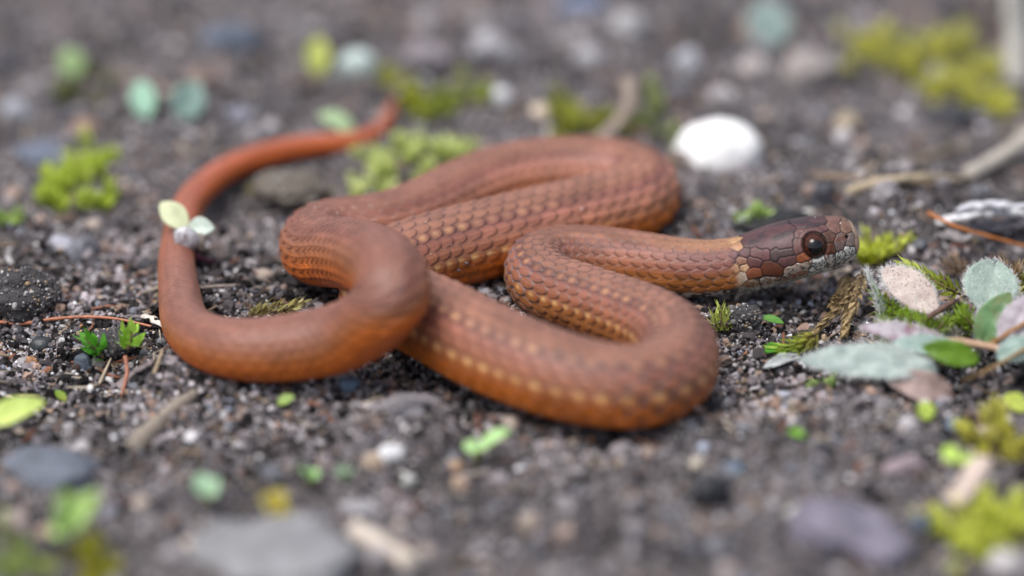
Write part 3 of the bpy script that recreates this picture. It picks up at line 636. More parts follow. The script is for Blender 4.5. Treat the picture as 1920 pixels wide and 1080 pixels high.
for a in [
    ('stone', 'bright white smooth domed stone lying beyond the snake coil', 'stone', 1346, 292, 168, 140, (.86, .86, .86), dict(sub=4, rough=.10, rgh=.5, yaw=-.2, sink=.5, dr=.8)),
    ('pebble', 'round white pebble beside yellow green moss, beyond the coil', 'pebble', 938, 184, 40, 40, (.74, .75, .80), dict(rough=.06, rgh=.4)),
    ('pebble', 'oval cream pebble at the edge of olive moss', 'pebble', 1020, 211, 62, 36, (.62, .52, .42), dict(rough=.1)),
    ('pebble', 'pale mint grey oval pebble next to upright yellow green leaf', 'pebble', 671, 124, 72, 62, (.42, .50, .48), dict(rough=.08)),
    ('stone', 'dark blue grey stone far behind the tail tip', 'stone', 442, 78, 120, 74, (.09, .11, .15), dict(facet=.3)),
    ('stone', 'slate blue stone half buried far behind the coil', 'stone', 1094, 18, 88, 56, (.14, .18, .28), dict()),
    ('stone', 'light grey round stone beside the slate blue stone', 'stone', 1172, 52, 74, 64, (.36, .35, .36), dict()),
    ('stone', 'grey stone behind the white pebble and moss', 'stone', 925, 92, 90, 66, (.30, .29, .31), dict(facet=.25)),
    ('stone', 'pinkish grey stone behind the black lump and yellow moss', 'stone', 800, 104, 84, 52, (.25, .22, .24), dict()),
    ('stone', 'black lump standing in for the dark gap above the yellow moss sprig', 'stone', 812, 148, 88, 44, (.018, .018, .02), dict(facet=.3)),  # near-black lump fills a dark gap in the ground
    ('stone', 'charcoal stone near the large yellow green moss clump', 'stone', 1785, 222, 120, 62, (.03, .032, .04), dict(facet=.3)),
    ('stone', 'pale bluish grey stone behind the white domed stone', 'stone', 1288, 122, 54, 62, (.40, .41, .45), dict()),
    ('stone', 'beige grey stone behind the white domed stone', 'stone', 1412, 128, 62, 48, (.36, .32, .31), dict()),
    ('stone', 'broad grey brown stone in the far soil behind the head', 'stone', 1520, 130, 120, 74, (.28, .25, .24), dict(facet=.2)),
    ('stone', 'tan stone in the soil between white stone and moss clump', 'stone', 1588, 232, 50, 50, (.40, .33, .24), dict()),
    ('stone', 'salmon brown stone between slate flat stone and the blue green leaf', 'stone', 160, 244, 52, 46, (.30, .20, .16), dict()),
    ('stone', 'slate grey flat stone behind the green moss tuft', 'stone', 75, 288, 120, 46, (.13, .15, .20), dict()),
    ('stone', 'pale grey stone behind the slate flat stone', 'stone', 28, 212, 56, 52, (.36, .37, .41), dict()),
    ('stone', 'grey stone behind the tail bend', 'stone', 440, 218, 66, 40, (.24, .24, .29), dict()),
    ('stone', 'wide pale grey stone in front of the yellow bud', 'stone', 520, 1035, 300, 120, (.22, .22, .23), dict(sub=4, facet=.0, rough=.36, sink=.58)),
    ('stone', 'blue grey stone between the lone lime leaf and the lime seedling', 'stone', 72, 880, 200, 110, (.13, .145, .18), dict(sub=4, facet=.35, rough=.3, sink=.5)),
    ('pebble', 'white and tan pebble before the flat grey slab', 'pebble', 735, 852, 60, 44, (.62, .62, .64), dict(rough=.32, facet=.4)),
    ('pebble', 'pale grey pebble touching the white and tan pebble', 'pebble', 762, 902, 52, 38, (.48, .48, .46), dict(rough=.32, facet=.4)),
    ('pebble', 'brown tan pebble next to the white pebble', 'pebble', 700, 872, 46, 50, (.36, .28, .21), dict(rough=.12)),
    ('stone', 'black oval stone in front of the snake bend', 'stone', 1334, 925, 82, 74, (.018, .019, .024), dict(rough=.10, lean=-.35, rgh=.5, sink=.22)),
    ('stone', 'large purple grey stone beside the dark blue pebble and yellow moss', 'stone', 1588, 1012, 220, 120, (.17, .155, .20), dict(sub=4, facet=.1, rough=.36, sink=.5)),
    ('pebble', 'dark blue pebble between purple stone and yellow moss', 'pebble', 1722, 985, 54, 42, (.07, .09, .13), dict()),
    ('pebble', 'blue grey pebble beside the olive yellow moss near the rosette plant', 'pebble', 1792, 802, 54, 48, (.13, .16, .21), dict(facet=.3)),
    ('stone', 'flat grey slab lying in front of the tail loop', 'stone', 772, 768, 170, 52, (.20, .19, .21), dict(facet=.4, sub=4, sink=.5, rough=.3)),
    ('pebble', 'small blue pebble tucked under the tail loop', 'pebble', 656, 720, 46, 30, (.14, .20, .28), dict(sub=2)),
    ('pebble', 'white speck of stone between the snake coils', 'pebble', 906, 549, 26, 20, (.52, .55, .62), dict(sub=2)),
    ('pebble', 'white stone chip peeking over the snake head', 'pebble', 1516, 399, 26, 20, (.62, .60, .56), dict(sub=2, facet=.4)),
    ('pebble', 'rusty orange pebble beside glossy dark bead', 'pebble', 60, 678, 24, 22, (.34, .17, .07), dict(rgh=.35)),
    ('pebble', 'smaller reddish orange pebble in the sand', 'pebble', 90, 696, 21, 20, (.30, .12, .06), dict(rgh=.4)),
    ('pebble', 'whitish angular pebble under the dark green sprig', 'pebble', 183, 683, 32, 26, (.40, .37, .35), dict(facet=.45)),
    ('pebble', 'speckled blue black pebble under the dark green sprig', 'pebble', 157, 681, 32, 34, (.09, .11, .14), dict(rgh=.4)),
    ('pebble', 'glossy dark bead like pebble below the soil clod', 'pebble', 79, 647, 46, 34, (.04, .045, .05), dict(rough=.05, rgh=.12)),
    ('pebble', 'brown glassy pebble hanging below the bright green sprig', 'pebble', 215, 662, 24, 24, (.12, .10, .07), dict(rough=.08, rgh=.15)),
    ('pebble', 'cream tan pebble in the sand between snake bend and furry grey leaf', 'pebble', 1490, 761, 24, 22, (.42, .36, .28), dict(facet=.3)),
    ('pebble', 'bluish white pebble beside the cream tan pebble', 'pebble', 1472, 745, 34, 26, (.38, .40, .47), dict(facet=.3)),
    ('pebble', 'small brown pebble touching the bluish white pebble', 'pebble', 1456, 752, 20, 18, (.26, .16, .09), dict()),
    ('pebble', 'orange tan pebble beside the two leaved green seedling', 'pebble', 852, 878, 36, 36, (.40, .27, .18), dict()),
    ('pebble', 'peach pebble below the orange tan pebble', 'pebble', 862, 910, 34, 34, (.42, .30, .22), dict()),
    ('pebble', 'pale blue pebble between the snake bend and the black oval stone', 'pebble', 1322, 842, 26, 24, (.45, .50, .62), dict()),
    ('pebble', 'deep blue pebble between the snake bend and the black oval stone', 'pebble', 1375, 882, 44, 28, (.10, .15, .21), dict()),
    ('pebble', 'cream pebble beside the black oval stone', 'pebble', 1306, 872, 26, 26, (.52, .46, .37), dict()),
    ('pebble', 'pale grey round pebble in front of purple stone', 'pebble', 1488, 965, 34, 32, (.50, .49, .45), dict()),
    ('stone', 'pink grey stone chip behind the purple stone', 'stone', 1690, 876, 120, 44, (.28, .22, .24), dict(yaw=.5, dr=.5, facet=.3)),
    ('soil_clod', 'large black lump of soil behind the neck', 'soil clod', 1440, 415, 130, 44, (.02, .02, .022), dict(rough=.3)),
    ('stone', 'pale mint stone behind the back of the head', 'stone', 1396, 428, 34, 44, (.36, .40, .38), dict()),
    ('stone', 'pale lilac grey stone between green moss tuft and tail', 'stone', 120, 462, 62, 44, (.33, .33, .38), dict()),
    ('pebble', 'pale pink round pebble inside the tail curve', 'pebble', 425, 452, 17, 17, (.55, .50, .52), dict(sub=2, rough=.06)),
    ('stone', 'pale grey stone at the foot of the broad yellow green moss', 'stone', 1890, 1062, 80, 60, (.40, .38, .38), dict()),
    ('stone', 'pinkish stone beside the lime seedling and blue grey stone', 'stone', 18, 985, 70, 60, (.34, .28, .26), dict()),
    ('stone', 'grey stone between mint seedling and white pebble', 'stone', 672, 955, 70, 40, (.30, .29, .31), dict()),
    ('stone', 'grey stone behind the twisted tan twig', 'stone', 1105, 110, 60, 46, (.33, .32, .34), dict())]:
    stone(*a[:-1], **a[-1])

# crumbly soil clods: a lump with grains stuck all over it
def clod(label, px, py, w, h, n, dark=(.045, .042, .045)):
    P = locate(px, py, 1.0); k = mmpp(P); W = w*k; Hz = h*k*.92; P = locate(px, py, Hz*.32); base = np.array([P[0], P[1], P[2]-Hz*.5])
    root = empty('soil_clod', base); tag(root, label, 'soil clod')
    Vd, F = ICO[5]; V = Vd*(1+.22*fbm(Vd*1.6+px, px, 5))[:, None]*np.array([W, W*.8, Hz])/2+np.array([0, 0, Hz/2])
    mb = MB(); mb.add(V, F); link('lump', mb.mesh('lump'), stone_mat(dark, .85, .3), root)
    g = MB(); Vi, Fi = ICO[2]
    for q in rng.choice(len(V), n):
        s_ = rng.lognormal(math.log(.075), .45); cc = np.array([(.06, .055, .06), (.30, .29, .29), (.10, .09, .09), (.55, .54, .52), (.26, .18, .11)][rng.choice(5, p=[.42, .16, .28, .06, .08])])
        g.add(V[q]+Vi*(1+.25*fbm(Vi*2+q, 5, 2))[:, None]*s_*rng.uniform(.7, 1.2, 3), Fi, cc)
    tag(link('grains', g.mesh('grains', smooth_=False), attr_mat('clod_grain', 'col', .5, .5), root), kind='stuff')
clod('crumbly black soil clod resting on the orange needle', 42, 552, 138, 104, 900)
clod('mossy brown soil clod inside the curve of the tail', 545, 352, 150, 66, 420, (.13, .11, .09))
clod('dark gritty soil clod under the green and dark leaf sprigs', 212, 640, 84, 44, 360)
clod('gritty dark clod between the snake bend and the moss shoot', 1395, 600, 70, 58, 400)

# ------------------------------------------------------------------ twigs, needles, stems
def strand(name, label, cat, pts, width_px, col, taper=.6, jitter=.03, lift=.25, rough=.7, group=None, flat=1.0, ns=8):
    """pts: (photo x, photo y[, height above ground mm])"""
    Q = []
    for p in pts: Q.append(locate(p[0], p[1], p[2] if len(p) > 2 else lift))
    k = mmpp(np.mean(Q, 0)); c = catmull(Q, 10); n = len(c)
    rad = width_px*k/2*(1-(1-taper)*np.linspace(0, 1, n))
    V, F = tube(c, rad, ns, flat, jitter*width_px*k, int(pts[0][0])); mb = MB(); mb.add(V, F); base = np.array([c[0][0], c[0][1], c[:, 2].min()])
    o = link(name, mb.mesh(name, base), wood_mat(col, rough), None, base); return tag(o, label, cat, group)
strand('pine_needle', 'long orange needle running under the black soil clod to the tail', 'needle', [(-30, 602, .3), (45, 606, .3), (100, 598, .5), (165, 594, .6), (225, 599, .5), (288, 613, .3)], 8, (.40, .15, .08), rough=.4)
strand('pine_needle', 'short reddish needle standing below the bright green sprig', 'needle', [(235, 668, 1.6), (238, 700, .8), (228, 742, .3)], 9, (.34, .14, .09), rough=.5)
strand('twig', 'thin orange twig slanting up over the white bark', 'twig', [(1740, 399, 2.6), (1790, 424, 2.3), (1850, 442, 1.9), (1935, 465, 1.2)], 9, (.42, .15, .04), rough=.45)
strand('twig', 'short brown twig lying across the pale furry leaf', 'twig', [(1718, 607, 1.6), (1752, 588, 2.4), (1790, 564, 3.2)], 12, (.12, .065, .05), taper=.9, jitter=.1)
strand('twig', 'curved tan twig sticking up beyond the coil', 'twig', [(1178, 150, 3.4), (1180, 195, 2.0), (1160, 232, .8), (1118, 268, .2)], 30, (.30, .24, .20), taper=1)
strand('dry_stem', 'long dry tan stem stretching away from the white domed stone', 'stem', [(1250, 300), (1400, 318), (1540, 330), (1700, 340), (1790, 352)], 16, (.26, .19, .13))
strand('dry_stem', 'pale straw stem curving below the long tan stem', 'stem', [(1590, 360), (1650, 342), (1730, 332), (1800, 338)], 22, (.44, .36, .25))
strand('stick', 'pale stick leaning behind the white bark and orange twig', 'stick', [(1815, 330, .5), (1880, 292, 1.2), (1945, 245, 2.2)], 32, (.42, .38, .33), taper=1)
strand('dry_stem', 'faint brown stem behind the pale leaning stick', 'stem', [(1620, 322), (1750, 290), (1900, 240)], 18, (.27, .22, .16))
strand('stick', 'pale upright stick beside the large yellow green moss clump', 'stick', [(1908, 150, .5), (1906, 60, 4.5), (1900, -30, 9)], 44, (.75, .72, .66), taper=1)
strand('stick', 'tan stick on the soil near the tail bend and lime leaf', 'stick', [(250, 838), (300, 790), (365, 738)], 42, (.27, .23, .19), taper=.6, jitter=.12)
strand('stick', 'pale cream stick fragment beside the wide grey stone', 'stick', [(662, 990), (710, 1022), (772, 1062)], 42, (.56, .49, .42), taper=1, jitter=.1)
strand('stick', 'grey weathered stick in front of the tail loop', 'stick', [(700, 768, .9), (770, 745, 1.2), (850, 768, .8)], 16, (.33, .30, .31), jitter=.1)
strand('wood_chip', 'grey wood chip beside the short reddish needle', 'wood chip', [(222, 728), (250, 702, .5), (285, 680, .8)], 26, (.24, .20, .20), taper=.7, jitter=.15, flat=.5)
strand('wood_splinter', 'cream splinter beside the tail bend', 'splinter', [(270, 592, .5), (300, 606, .6), (312, 616, .5)], 20, (.62, .56, .50), jitter=.1, flat=.5)
strand('straw', 'short broken straw near the tail bend', 'straw', [(290, 700, .3), (297, 680, .9), (305, 655, 1.4)], 10, (.46, .36, .25), jitter=.08)
strand('straw', 'thin pale straw under the dark green sprig', 'straw', [(186, 720, .3), (196, 698, .7), (208, 672, 1.2)], 6, (.46, .38, .28))
strand('bark_fragment', 'pinkish tan dead leaf strip between olive and yellow green moss', 'dead leaf', [(1785, 945, .4), (1815, 905, 1.5), (1845, 860, 2.4)], 70, (.58, .47, .41), taper=.5, jitter=.1, flat=.35)
strand('dry_stem', 'thin root fibre inside the curve of the tail', 'fibre', [(372, 540), (430, 536, .5), (500, 540)], 8, (.30, .25, .22))
strand('petal_scrap', 'dark magenta scrap beside the tail under the pale seedling', 'scrap', [(366, 478, .8), (385, 486, .8), (402, 489, .5)], 10, (.14, .012, .05), flat=.5)

# bark at the right edge: layered flakes
Pb = locate(1855, 425, 0); root = empty('bark_piece', Pb); tag(root, 'weathered white and grey bark piece behind the orange twig', 'bark')
for i, (pp, wd, cc) in enumerate([([(1755, 418, 1.0), (1830, 400, 2.0), (1900, 398, 2.2), (1960, 400, 2.2)], 30, (.62, .62, .64)), ([(1790, 392, 2.4), (1850, 384, 3.0), (1950, 390, 2.9)], 20, (.50, .50, .54)),
                                  ([(1800, 432, .8), (1870, 424, 1.3), (1950, 420, 1.6)], 26, (.16, .15, .17)), ([(1760, 438, .3), (1800, 446, .4), (1850, 440, .5)], 22, (.34, .31, .31))]):
    Q = [locate(*p) for p in pp]; k = mmpp(Q[0]); c = catmull(Q, 10); V, F = tube(c, wd*k/2*(1-.3*np.abs(np.linspace(-1, 1, len(c)))**3), 10, .6, .30, i+3)
    mb = MB(); mb.add(V, F); link('bark_flake', mb.mesh('bark_flake', Pb), wood_mat(cc, .6), root)

# ------------------------------------------------------------------ leaves, seedlings
def lp(p): return locate(p[0], p[1], p[2])
TOCAM = -VD
def one_leaf(name, label, cat, p0, p1, wpx, col, col2=None, shape='oval', nrm=None, th=.2, bend=.1, cup=.12, rough=.5, trans=.35, group=None):
    A, B = lp(p0), lp(p1); k = mmpp(A); N = unit(TOCAM*.6+np.array([0, 0, .8])) if nrm is None else nrm
    V, F, _ = leaf_geo(A, B, wpx*k, N, shape, bend, cup, th, wave=.04, seed=int(p0[0])); mb = MB(); mb.add(V, F)
    o = link(name, mb.mesh(name, A), leaf_mat(col, col2, rough, trans), None, A); return tag(o, label, cat, group)
lime, mint, yel = (.30, .45, .07), (.26, .46, .27), (.42, .42, .05)
one_leaf('leaf', 'large lone lime yellow leaf near the blue grey stone', 'leaf', (-40, 800, .8), (85, 752, 2.6), 56, (.66, .78, .24), (.48, .62, .14))
one_leaf('leaf', 'upright yellow green leaf far behind the tail tip', 'leaf', (598, 142, .3), (596, 68, 3.2), 46, (.66, .72, .20), nrm=TOCAM)
one_leaf('leaf', 'pale green leaf resting just behind the tail', 'leaf', (668, 250, .6), (598, 214, 1.8), 44, (.62, .82, .50))
one_leaf('leaf', 'blue green upright leaf beside the teal grey broad leaf', 'leaf', (276, 222, .3), (262, 150, 3.0), 50, (.38, .62, .48), nrm=TOCAM)
one_leaf('leaf', 'teal grey broad leaf beside the blue green upright leaf', 'leaf', (336, 222, .3), (372, 152, 3.0), 66, (.34, .50, .45), nrm=TOCAM)
one_leaf('leaf', 'dull green leaf standing in the soil beside dim olive moss', 'leaf', (150, 140, .3), (118, 92, 2.2), 52, (.42, .58, .28), nrm=TOCAM)
one_leaf('leaf', 'large teal grey leaf far behind the head', 'leaf', (1450, 92, .4), (1432, -2, 4.2), 84, (.34, .45, .43), nrm=TOCAM)
one_leaf('leaf', 'tiny bright green leaf below the head', 'leaf', (1428, 594, .8), (1470, 606, 1.2), 17, (.14, .36, .06), (.10, .28, .05), th=.12)
one_leaf('leaf', 'bright green leaf tip beside the moss shoot', 'leaf', (1462, 648, .5), (1434, 660, .7), 24, (.10, .34, .03), (.07, .25, .02), th=.14)
one_leaf('leaf', 'small green leaf on bare grit between snake bend and purple stone', 'leaf', (1478, 808, .4), (1508, 818, .9), 20, (.24, .50, .05))
one_leaf('leaf', 'round lime leaf near the withered leaf of the rosette plant', 'leaf', (1742, 788, .3), (1728, 752, 1.3), 36, (.56, .70, .14))
one_leaf('leaf', 'yellow lime leaf lying on the olive moss by the rosette plant', 'leaf', (1925, 770, .4), (1882, 742, 1.4), 40, (.66, .76, .16))
one_leaf('leaf', 'small green leaf half buried in grit beside the tail loop', 'leaf', (520, 758, .4), (552, 742, 1.0), 22, (.40, .56, .16))
one_leaf('leaf', 'small green and yellow leaf in the sand near the orange pebbles', 'leaf', (124, 752, .3), (104, 732, .6), 17, (.20, .34, .04), (.36, .30, .03))
def seedling(label, px, py, leaves, stem_to, col, wpx=30, group=None, col2=None):
    """two or more seed leaves on a short stem; leaves: tip pixel and height"""
    B = locate(px, py, 0); J = lp(stem_to); root = empty('seedling', B); tag(root, label, 'seedling', group)
    V, F = tube(catmull([B-np.array([0, 0, .3]), (B+J)/2+np.array([.1, 0, 0]), J], 6), .22, 7); mb = MB(); mb.add(V, F); link('stem', mb.mesh('stem', B), leaf_mat((.34, .36, .14), None, .5, .2), root)
    for tip in leaves:
        T_ = lp(tip); N = unit(TOCAM*.5+np.array([0, 0, 1.0])+.2*rng.normal(size=3))
        V, F, _ = leaf_geo(J, T_, (tip[3] if len(tip) > 3 else wpx)*mmpp(J), N, 'oval', .12, .12, .22, wave=.03); mb = MB(); mb.add(V, F)
        link('leaf', mb.mesh('leaf', B), leaf_mat(col, col2, .5, .35), root)
seedling('bright green two leaved seedling in front of the snake', 890, 862, [(868, 832, 2.0, 34), (955, 806, 3.0, 36)], (896, 845, 1.5), (.58, .84, .40))
seedling('large lime green seedling beside yellow moss and blue grey stone', 128, 1035, [(118, 920, 5.2, 68), (182, 918, 5.0, 40), (95, 990, 2.6, 40)], (124, 1000, 2.0), (.62, .85, .30))
seedling('mint green seedling between lime seedling and yellow bud', 390, 948, [(372, 888, 2.6, 40), (408, 896, 2.4, 38)], (389, 930, 1.0), (.56, .80, .55))
seedling('small green seedling behind the yellow bud', 582, 908, [(566, 876, 1.8, 26), (600, 884, 1.6, 26)], (581, 896, .8), (.46, .74, .30))
seedling('faint grey green seedling beside the small green seedling', 648, 905, [(634, 872, 1.9, 26), (664, 880, 1.6, 26)], (647, 896, .8), (.40, .54, .36))
seedling('yellow olive bud touching the wide grey stone', 515, 985, [(492, 930, 2.8, 46), (530, 920, 3.2, 52), (548, 958, 1.6, 36)], (514, 970, .8), (.74, .66, .16), col2=(.55, .42, .06))
seedling('lime sprout with pale leaf above the tan dead leaf', 1800, 880, [(1768, 838, 2.2, 34), (1832, 862, 1.6, 26)], (1796, 866, .9), (.55, .74, .16))

# the pale seedling hanging over the tail with a grey chip of stone
Bq = locate(362, 470, .2); root = empty('seedling', Bq); tag(root, 'pale seedling with two oval leaves and clear husk draped over the tail', 'seedling')
Jq = pix(352, 428, 3.0)
V, F = tube(catmull([Bq, pix(364, 462, 1.6), Jq], 6), .16, 7); mb = MB(); mb.add(V, F); link('stem', mb.mesh('stem', Bq), leaf_mat((.30, .24, .2), None, .5, .2), root)
for tp, wd, cc in (((300, 380, 4.4), 46, (.74, .78, .52)), ((402, 428, 3.4), 40, (.68, .78, .70))):
    V, F, _ = leaf_geo(Jq, pix(*tp), wd*mmpp(Jq), unit(TOCAM+np.array([0, 0, .4])), 'oval', .1, .15, .25); mb = MB(); mb.add(V, F); link('leaf', mb.mesh('leaf', Bq), leaf_mat(cc, tuple(np.array(cc)*.8), .45, .3), root)
m, t, b = newmat('clear_husk'); fh = noise_fac(t, .5, 4); t.links.new(ramp(t, fh, [(.35, (.24, .21, .22)), (.6, (.66, .66, .70))]), b.inputs['Base Color']); b.inputs['Roughness'].default_value = .25; b.inputs['Transmission Weight'].default_value = .25
Vd, F = ICO[3]
for q, (cx, cy, cz, sx, sz, mt) in enumerate([(350, 450, 2.8, .95, 1.05, m), (376, 455, 2.4, .42, .75, stone_mat((.26, .22, .19), .7, .5))]):
    V = Vd*(1+.15*fbm(Vd*1.5+q, q+60, 3))[:, None]; V = V*np.array([sx, .55, sz]); mb = MB(); mb.add(V+pix(cx, cy, cz), F); link('husk' if q == 0 else 'seed_coat', mb.mesh('husk', Bq), mt, root)

# ------------------------------------------------------------------ moss
MOSS_M = attr_mat('moss_leaf', 'col', .5, .35, trans=.35)
MOSS_S = wood_mat((.16, .11, .06), .7)
def shoot(ml, ms, pts, n, ll, c0, c1, spread=.9, wd=.3, rs=.09):
    c = catmull(pts, 10); T = np.gradient(c, axis=0); T = unit_rows(T)
    V, F = tube(c, np.linspace(rs*1.2, rs*.6, len(c)), 5); ms.add(V, F, (.2, .14, .08))
    ga = rng.uniform(0, 6.28)
    for i in range(n):
        f = (i+.5)/n; k = min(int(f*(len(c)-1)), len(c)-1); p = c[k]; d = T[k]
        s_ = unit(np.cross(d, [.3, .5, .81])); u_ = np.cross(s_, d); ga += 2.4
        o = s_*math.cos(ga)+u_*math.sin(ga); sp = spread*(1-.45*f)
        l = ll*rng.uniform(.75, 1.2)*(1-.25*f); ax = unit(d*(1.1-.5*sp)+o*sp); sd = unit(np.cross(ax, d))*wd*l*.5; crl = unit(np.cross(sd, ax))
        q = p+o*rs
        Vl = [q, q+ax*l*.4+sd-crl*.05*l, q+ax*l*.4+crl*.06*l, q+ax*l*.4-sd-crl*.05*l, q+ax*l*.78+sd*.5+d*l*.12, q+ax*l*.78-sd*.5+d*l*.12, q+ax*l+d*l*.28]
        Fl = [(0, 1, 2), (0, 2, 3), (1, 4, 2), (2, 4, 5), (2, 5, 3), (4, 6, 5)]
        cc = (np.array(c0)*(1-f)+np.array(c1)*f)*rng.uniform(.9, 1.45); ml.add(np.array(Vl), Fl, np.clip(cc, 0, .9))
def moss(name, label, shoots, c0, c1, n=34, ll=1.1, cat='moss', spread=.9, wd=.3, group=None, stemmat=None):
    """shoots: lists of photo points (x, y, height)"""
    Q = [[lp(p) for p in s] for s in shoots]; B = np.mean([q[0] for q in Q], 0); B[2] = min(q[0][2] for q in Q)
    root = empty(name, B); tag(root, label, cat, group); ml, ms = MB(), MB()
    for q in Q: shoot(ml, ms, q, n, ll, c0, c1, spread, wd)
    link('stems', ms.mesh('stems', B), stemmat or MOSS_S, root); tag(link('foliage', ml.mesh('foliage', B), MOSS_M, root), kind='stuff')
def clump(label, spots, c0, c1, ns=5, hgt=1.8, rad=1.3, ll=.9, n=22, name='moss_clump'):
    """several tufts given by photo pixel and size in px that together are one cushion"""
    sh = []
    for px, py, w in spots:
        P = locate(px, py, .3); k = mmpp(P); r_ = w*k*.5
        for q in range(ns):
            a = rng.uniform(0, 6.28); rr = r_*math.sqrt(rng.random())*1.15; X = P+np.array([math.cos(a)*rr, math.sin(a)*rr, 0])
            X[2] = float(H(X[0], X[1])[0])-.1; tip = X+np.array([math.cos(a)*rr*.6+rng.normal(0, .2), math.sin(a)*rr*.6, r_*rng.uniform(.35, 1.7)*hgt/1.8])
            sh.append([X, (X+tip)/2+rng.normal(0, .12, 3), tip])
    B = np.mean([q[0] for q in sh], 0); B[2] = min(q[0][2] for q in sh); root = empty(name, B); tag(root, label, 'moss'); ml, ms = MB(), MB()
    for q in sh: shoot(ml, ms, q, n, ll, c0, c1, 1.0, .42)
    link('stems', ms.mesh('stems', B), MOSS_S, root); tag(link('foliage', ml.mesh('foliage', B), MOSS_M, root), kind='stuff')
YG0, YG1 = (.26, .30, .05), (.46, .52, .10); GG0, GG1 = (.16, .26, .04), (.34, .50, .10)
clump('green moss tuft in the soil outside the tail curve', [(150, 318, 60), (185, 300, 46), (120, 352, 56), (185, 370, 46), (95, 385, 44), (140, 340, 60)], (.30, .40, .03), (.52, .62, .10), 6)
clump('small pale moss dot beside the green moss tuft', [(18, 415, 44)], GG0, (.40, .52, .16), 7)
clump('large pale yellow green moss clump between tail and coil', [(715, 300, 76), (760, 290, 70), (800, 305, 70), (850, 292, 60), (695, 345, 60), (760, 325, 66)], (.36, .42, .10), (.66, .74, .32), 7, 1.1)
clump('yellow olive moss sprigs beyond the tail tip', [(752, 150, 36), (775, 186, 38)], (.30, .32, .03), (.46, .48, .05), 6, 1.2)
clump('olive green moss beside the round white pebble', [(845, 190, 40), (885, 180, 48), (800, 215, 44)], (.24, .28, .05), (.38, .44, .08), 6)
clump('olive moss patch beside the cream pebble behind the coil', [(1060, 205, 44), (1052, 240, 46), (1100, 240, 56), (1140, 235, 44)], (.20, .22, .03), (.34, .36, .06), 6)
clump('dull green moss beside the white domed stone', [(1232, 200, 60), (1225, 235, 46), (1262, 280, 40)], (.16, .20, .07), (.36, .42, .16), 5)
clump('large yellow green moss clump far behind the head', [(1612, 100, 74), (1665, 95, 56), (1715, 125, 80), (1765, 120, 84), (1805, 115, 80), (1750, 172, 62), (1800, 178, 60), (1850, 200, 76), (1830, 150, 50)], (.42, .42, .05), (.62, .62, .14), 7, 1.7)
clump('bright yellow moss lumps just beyond the snout', [(1622, 458, 40), (1630, 480, 44), (1662, 474, 40)], (.40, .44, .02), (.60, .66, .12), 8, 1.6, ll=.7)
clump('olive moss on the clod inside the tail curve', [(490, 345, 36), (520, 352, 36), (590, 362, 40)], (.20, .18, .05), (.40, .36, .16), 5, .7, ll=.7)
clump('olive yellow moss at the stem of the large lime seedling', [(150, 1050, 70), (178, 1070, 60)], (.26, .24, .02), (.42, .42, .05), 6)
clump('pale green moss beside the yellow moss and lime seedling', [(25, 1060, 80), (60, 1075, 70)], (.22, .28, .08), (.38, .46, .16), 6)
clump('olive yellow moss above the tan dead leaf', [(1850, 820, 70), (1900, 815, 70), (1870, 850, 60)], (.32, .30, .05), (.56, .54, .10), 6)
clump('broad yellow green moss patch beside purple stone and dead leaf strip', [(1775, 995, 74), (1815, 985, 84), (1850, 1010, 76), (1890, 985, 70), (1900, 965, 50), (1800, 1030, 80)], (.40, .44, .05), (.64, .68, .14), 7, 1.4)
clump('pale green moss dot behind the snake neck', [(1410, 418, 34)], GG0, (.44, .58, .20), 7)
clump('pale lime moss under the long grey furry leaf', [(1552, 722, 40), (1572, 715, 36)], (.30, .42, .12), (.58, .72, .34), 7, 1.0, ll=.7)
clump('dim olive moss far behind the tail bend', [(160, 165, 60), (150, 178, 60)], (.12, .13, .05), (.20, .22, .08), 5, .8)
moss('moss_sprig', 'bright green leafy sprig on the gritty clod near the tail', [[(240, 655, 1.6), (246, 635, 2.4), (250, 612, 3.2)], [(238, 655, 1.6), (234, 640, 2.0), (236, 624, 2.4)]], (.20, .40, .03), (.42, .66, .10), 9, 1.15, wd=.75)
moss('moss_sprig', 'dark green curled leaf sprig beside the bright green sprig', [[(195, 672, .9), (176, 652, 1.8), (158, 632, 2.4)], [(190, 665, .9), (184, 650, 1.6), (176, 640, 2.0)]], (.06, .22, .02), (.12, .40, .03), 9, 1.1, wd=.7)
moss('moss_sprig', 'small yellow green sprig standing below the neck', [[(1352, 622, .3), (1353, 600, 1.2), (1350, 572, 2.2)], [(1360, 622, .3), (1364, 606, 1.0), (1362, 588, 1.6)], [(1346, 622, .3), (1342, 606, .9), (1340, 590, 1.5)]], (.26, .30, .06), (.52, .60, .14), 18, .8, wd=.35)
moss('moss_shoot', 'green feathery moss shoot lying beside the furry grey leaf', [[(1535, 622, 1.0), (1505, 640, .9), (1475, 650, .7), (1445, 655, .4)], [(1530, 632, .8), (1500, 652, .6), (1468, 664, .4)]], (.34, .30, .07), (.40, .60, .08), 40, 1.1, wd=.3)
moss('moss_shoot', 'dried brown braided moss shoot slanting down to the green moss shoot', [[(1604, 520, 2.8), (1590, 560, 1.9), (1560, 590, 1.3), (1528, 622, .6)], [(1590, 515, 2.8), (1578, 545, 2.1), (1560, 570, 1.7)]], (.36, .27, .15), (.30, .22, .11), 60, .8, spread=.6, wd=.45)
moss('moss_shoot', 'dried brown braided moss shoot hanging straight down to the soil', [[(1616, 512, 3.2), (1606, 560, 2.0), (1590, 595, 1.2), (1582, 630, .4)]], (.40, .31, .18), (.36, .27, .14), 66, .85, spread=.6, wd=.5)
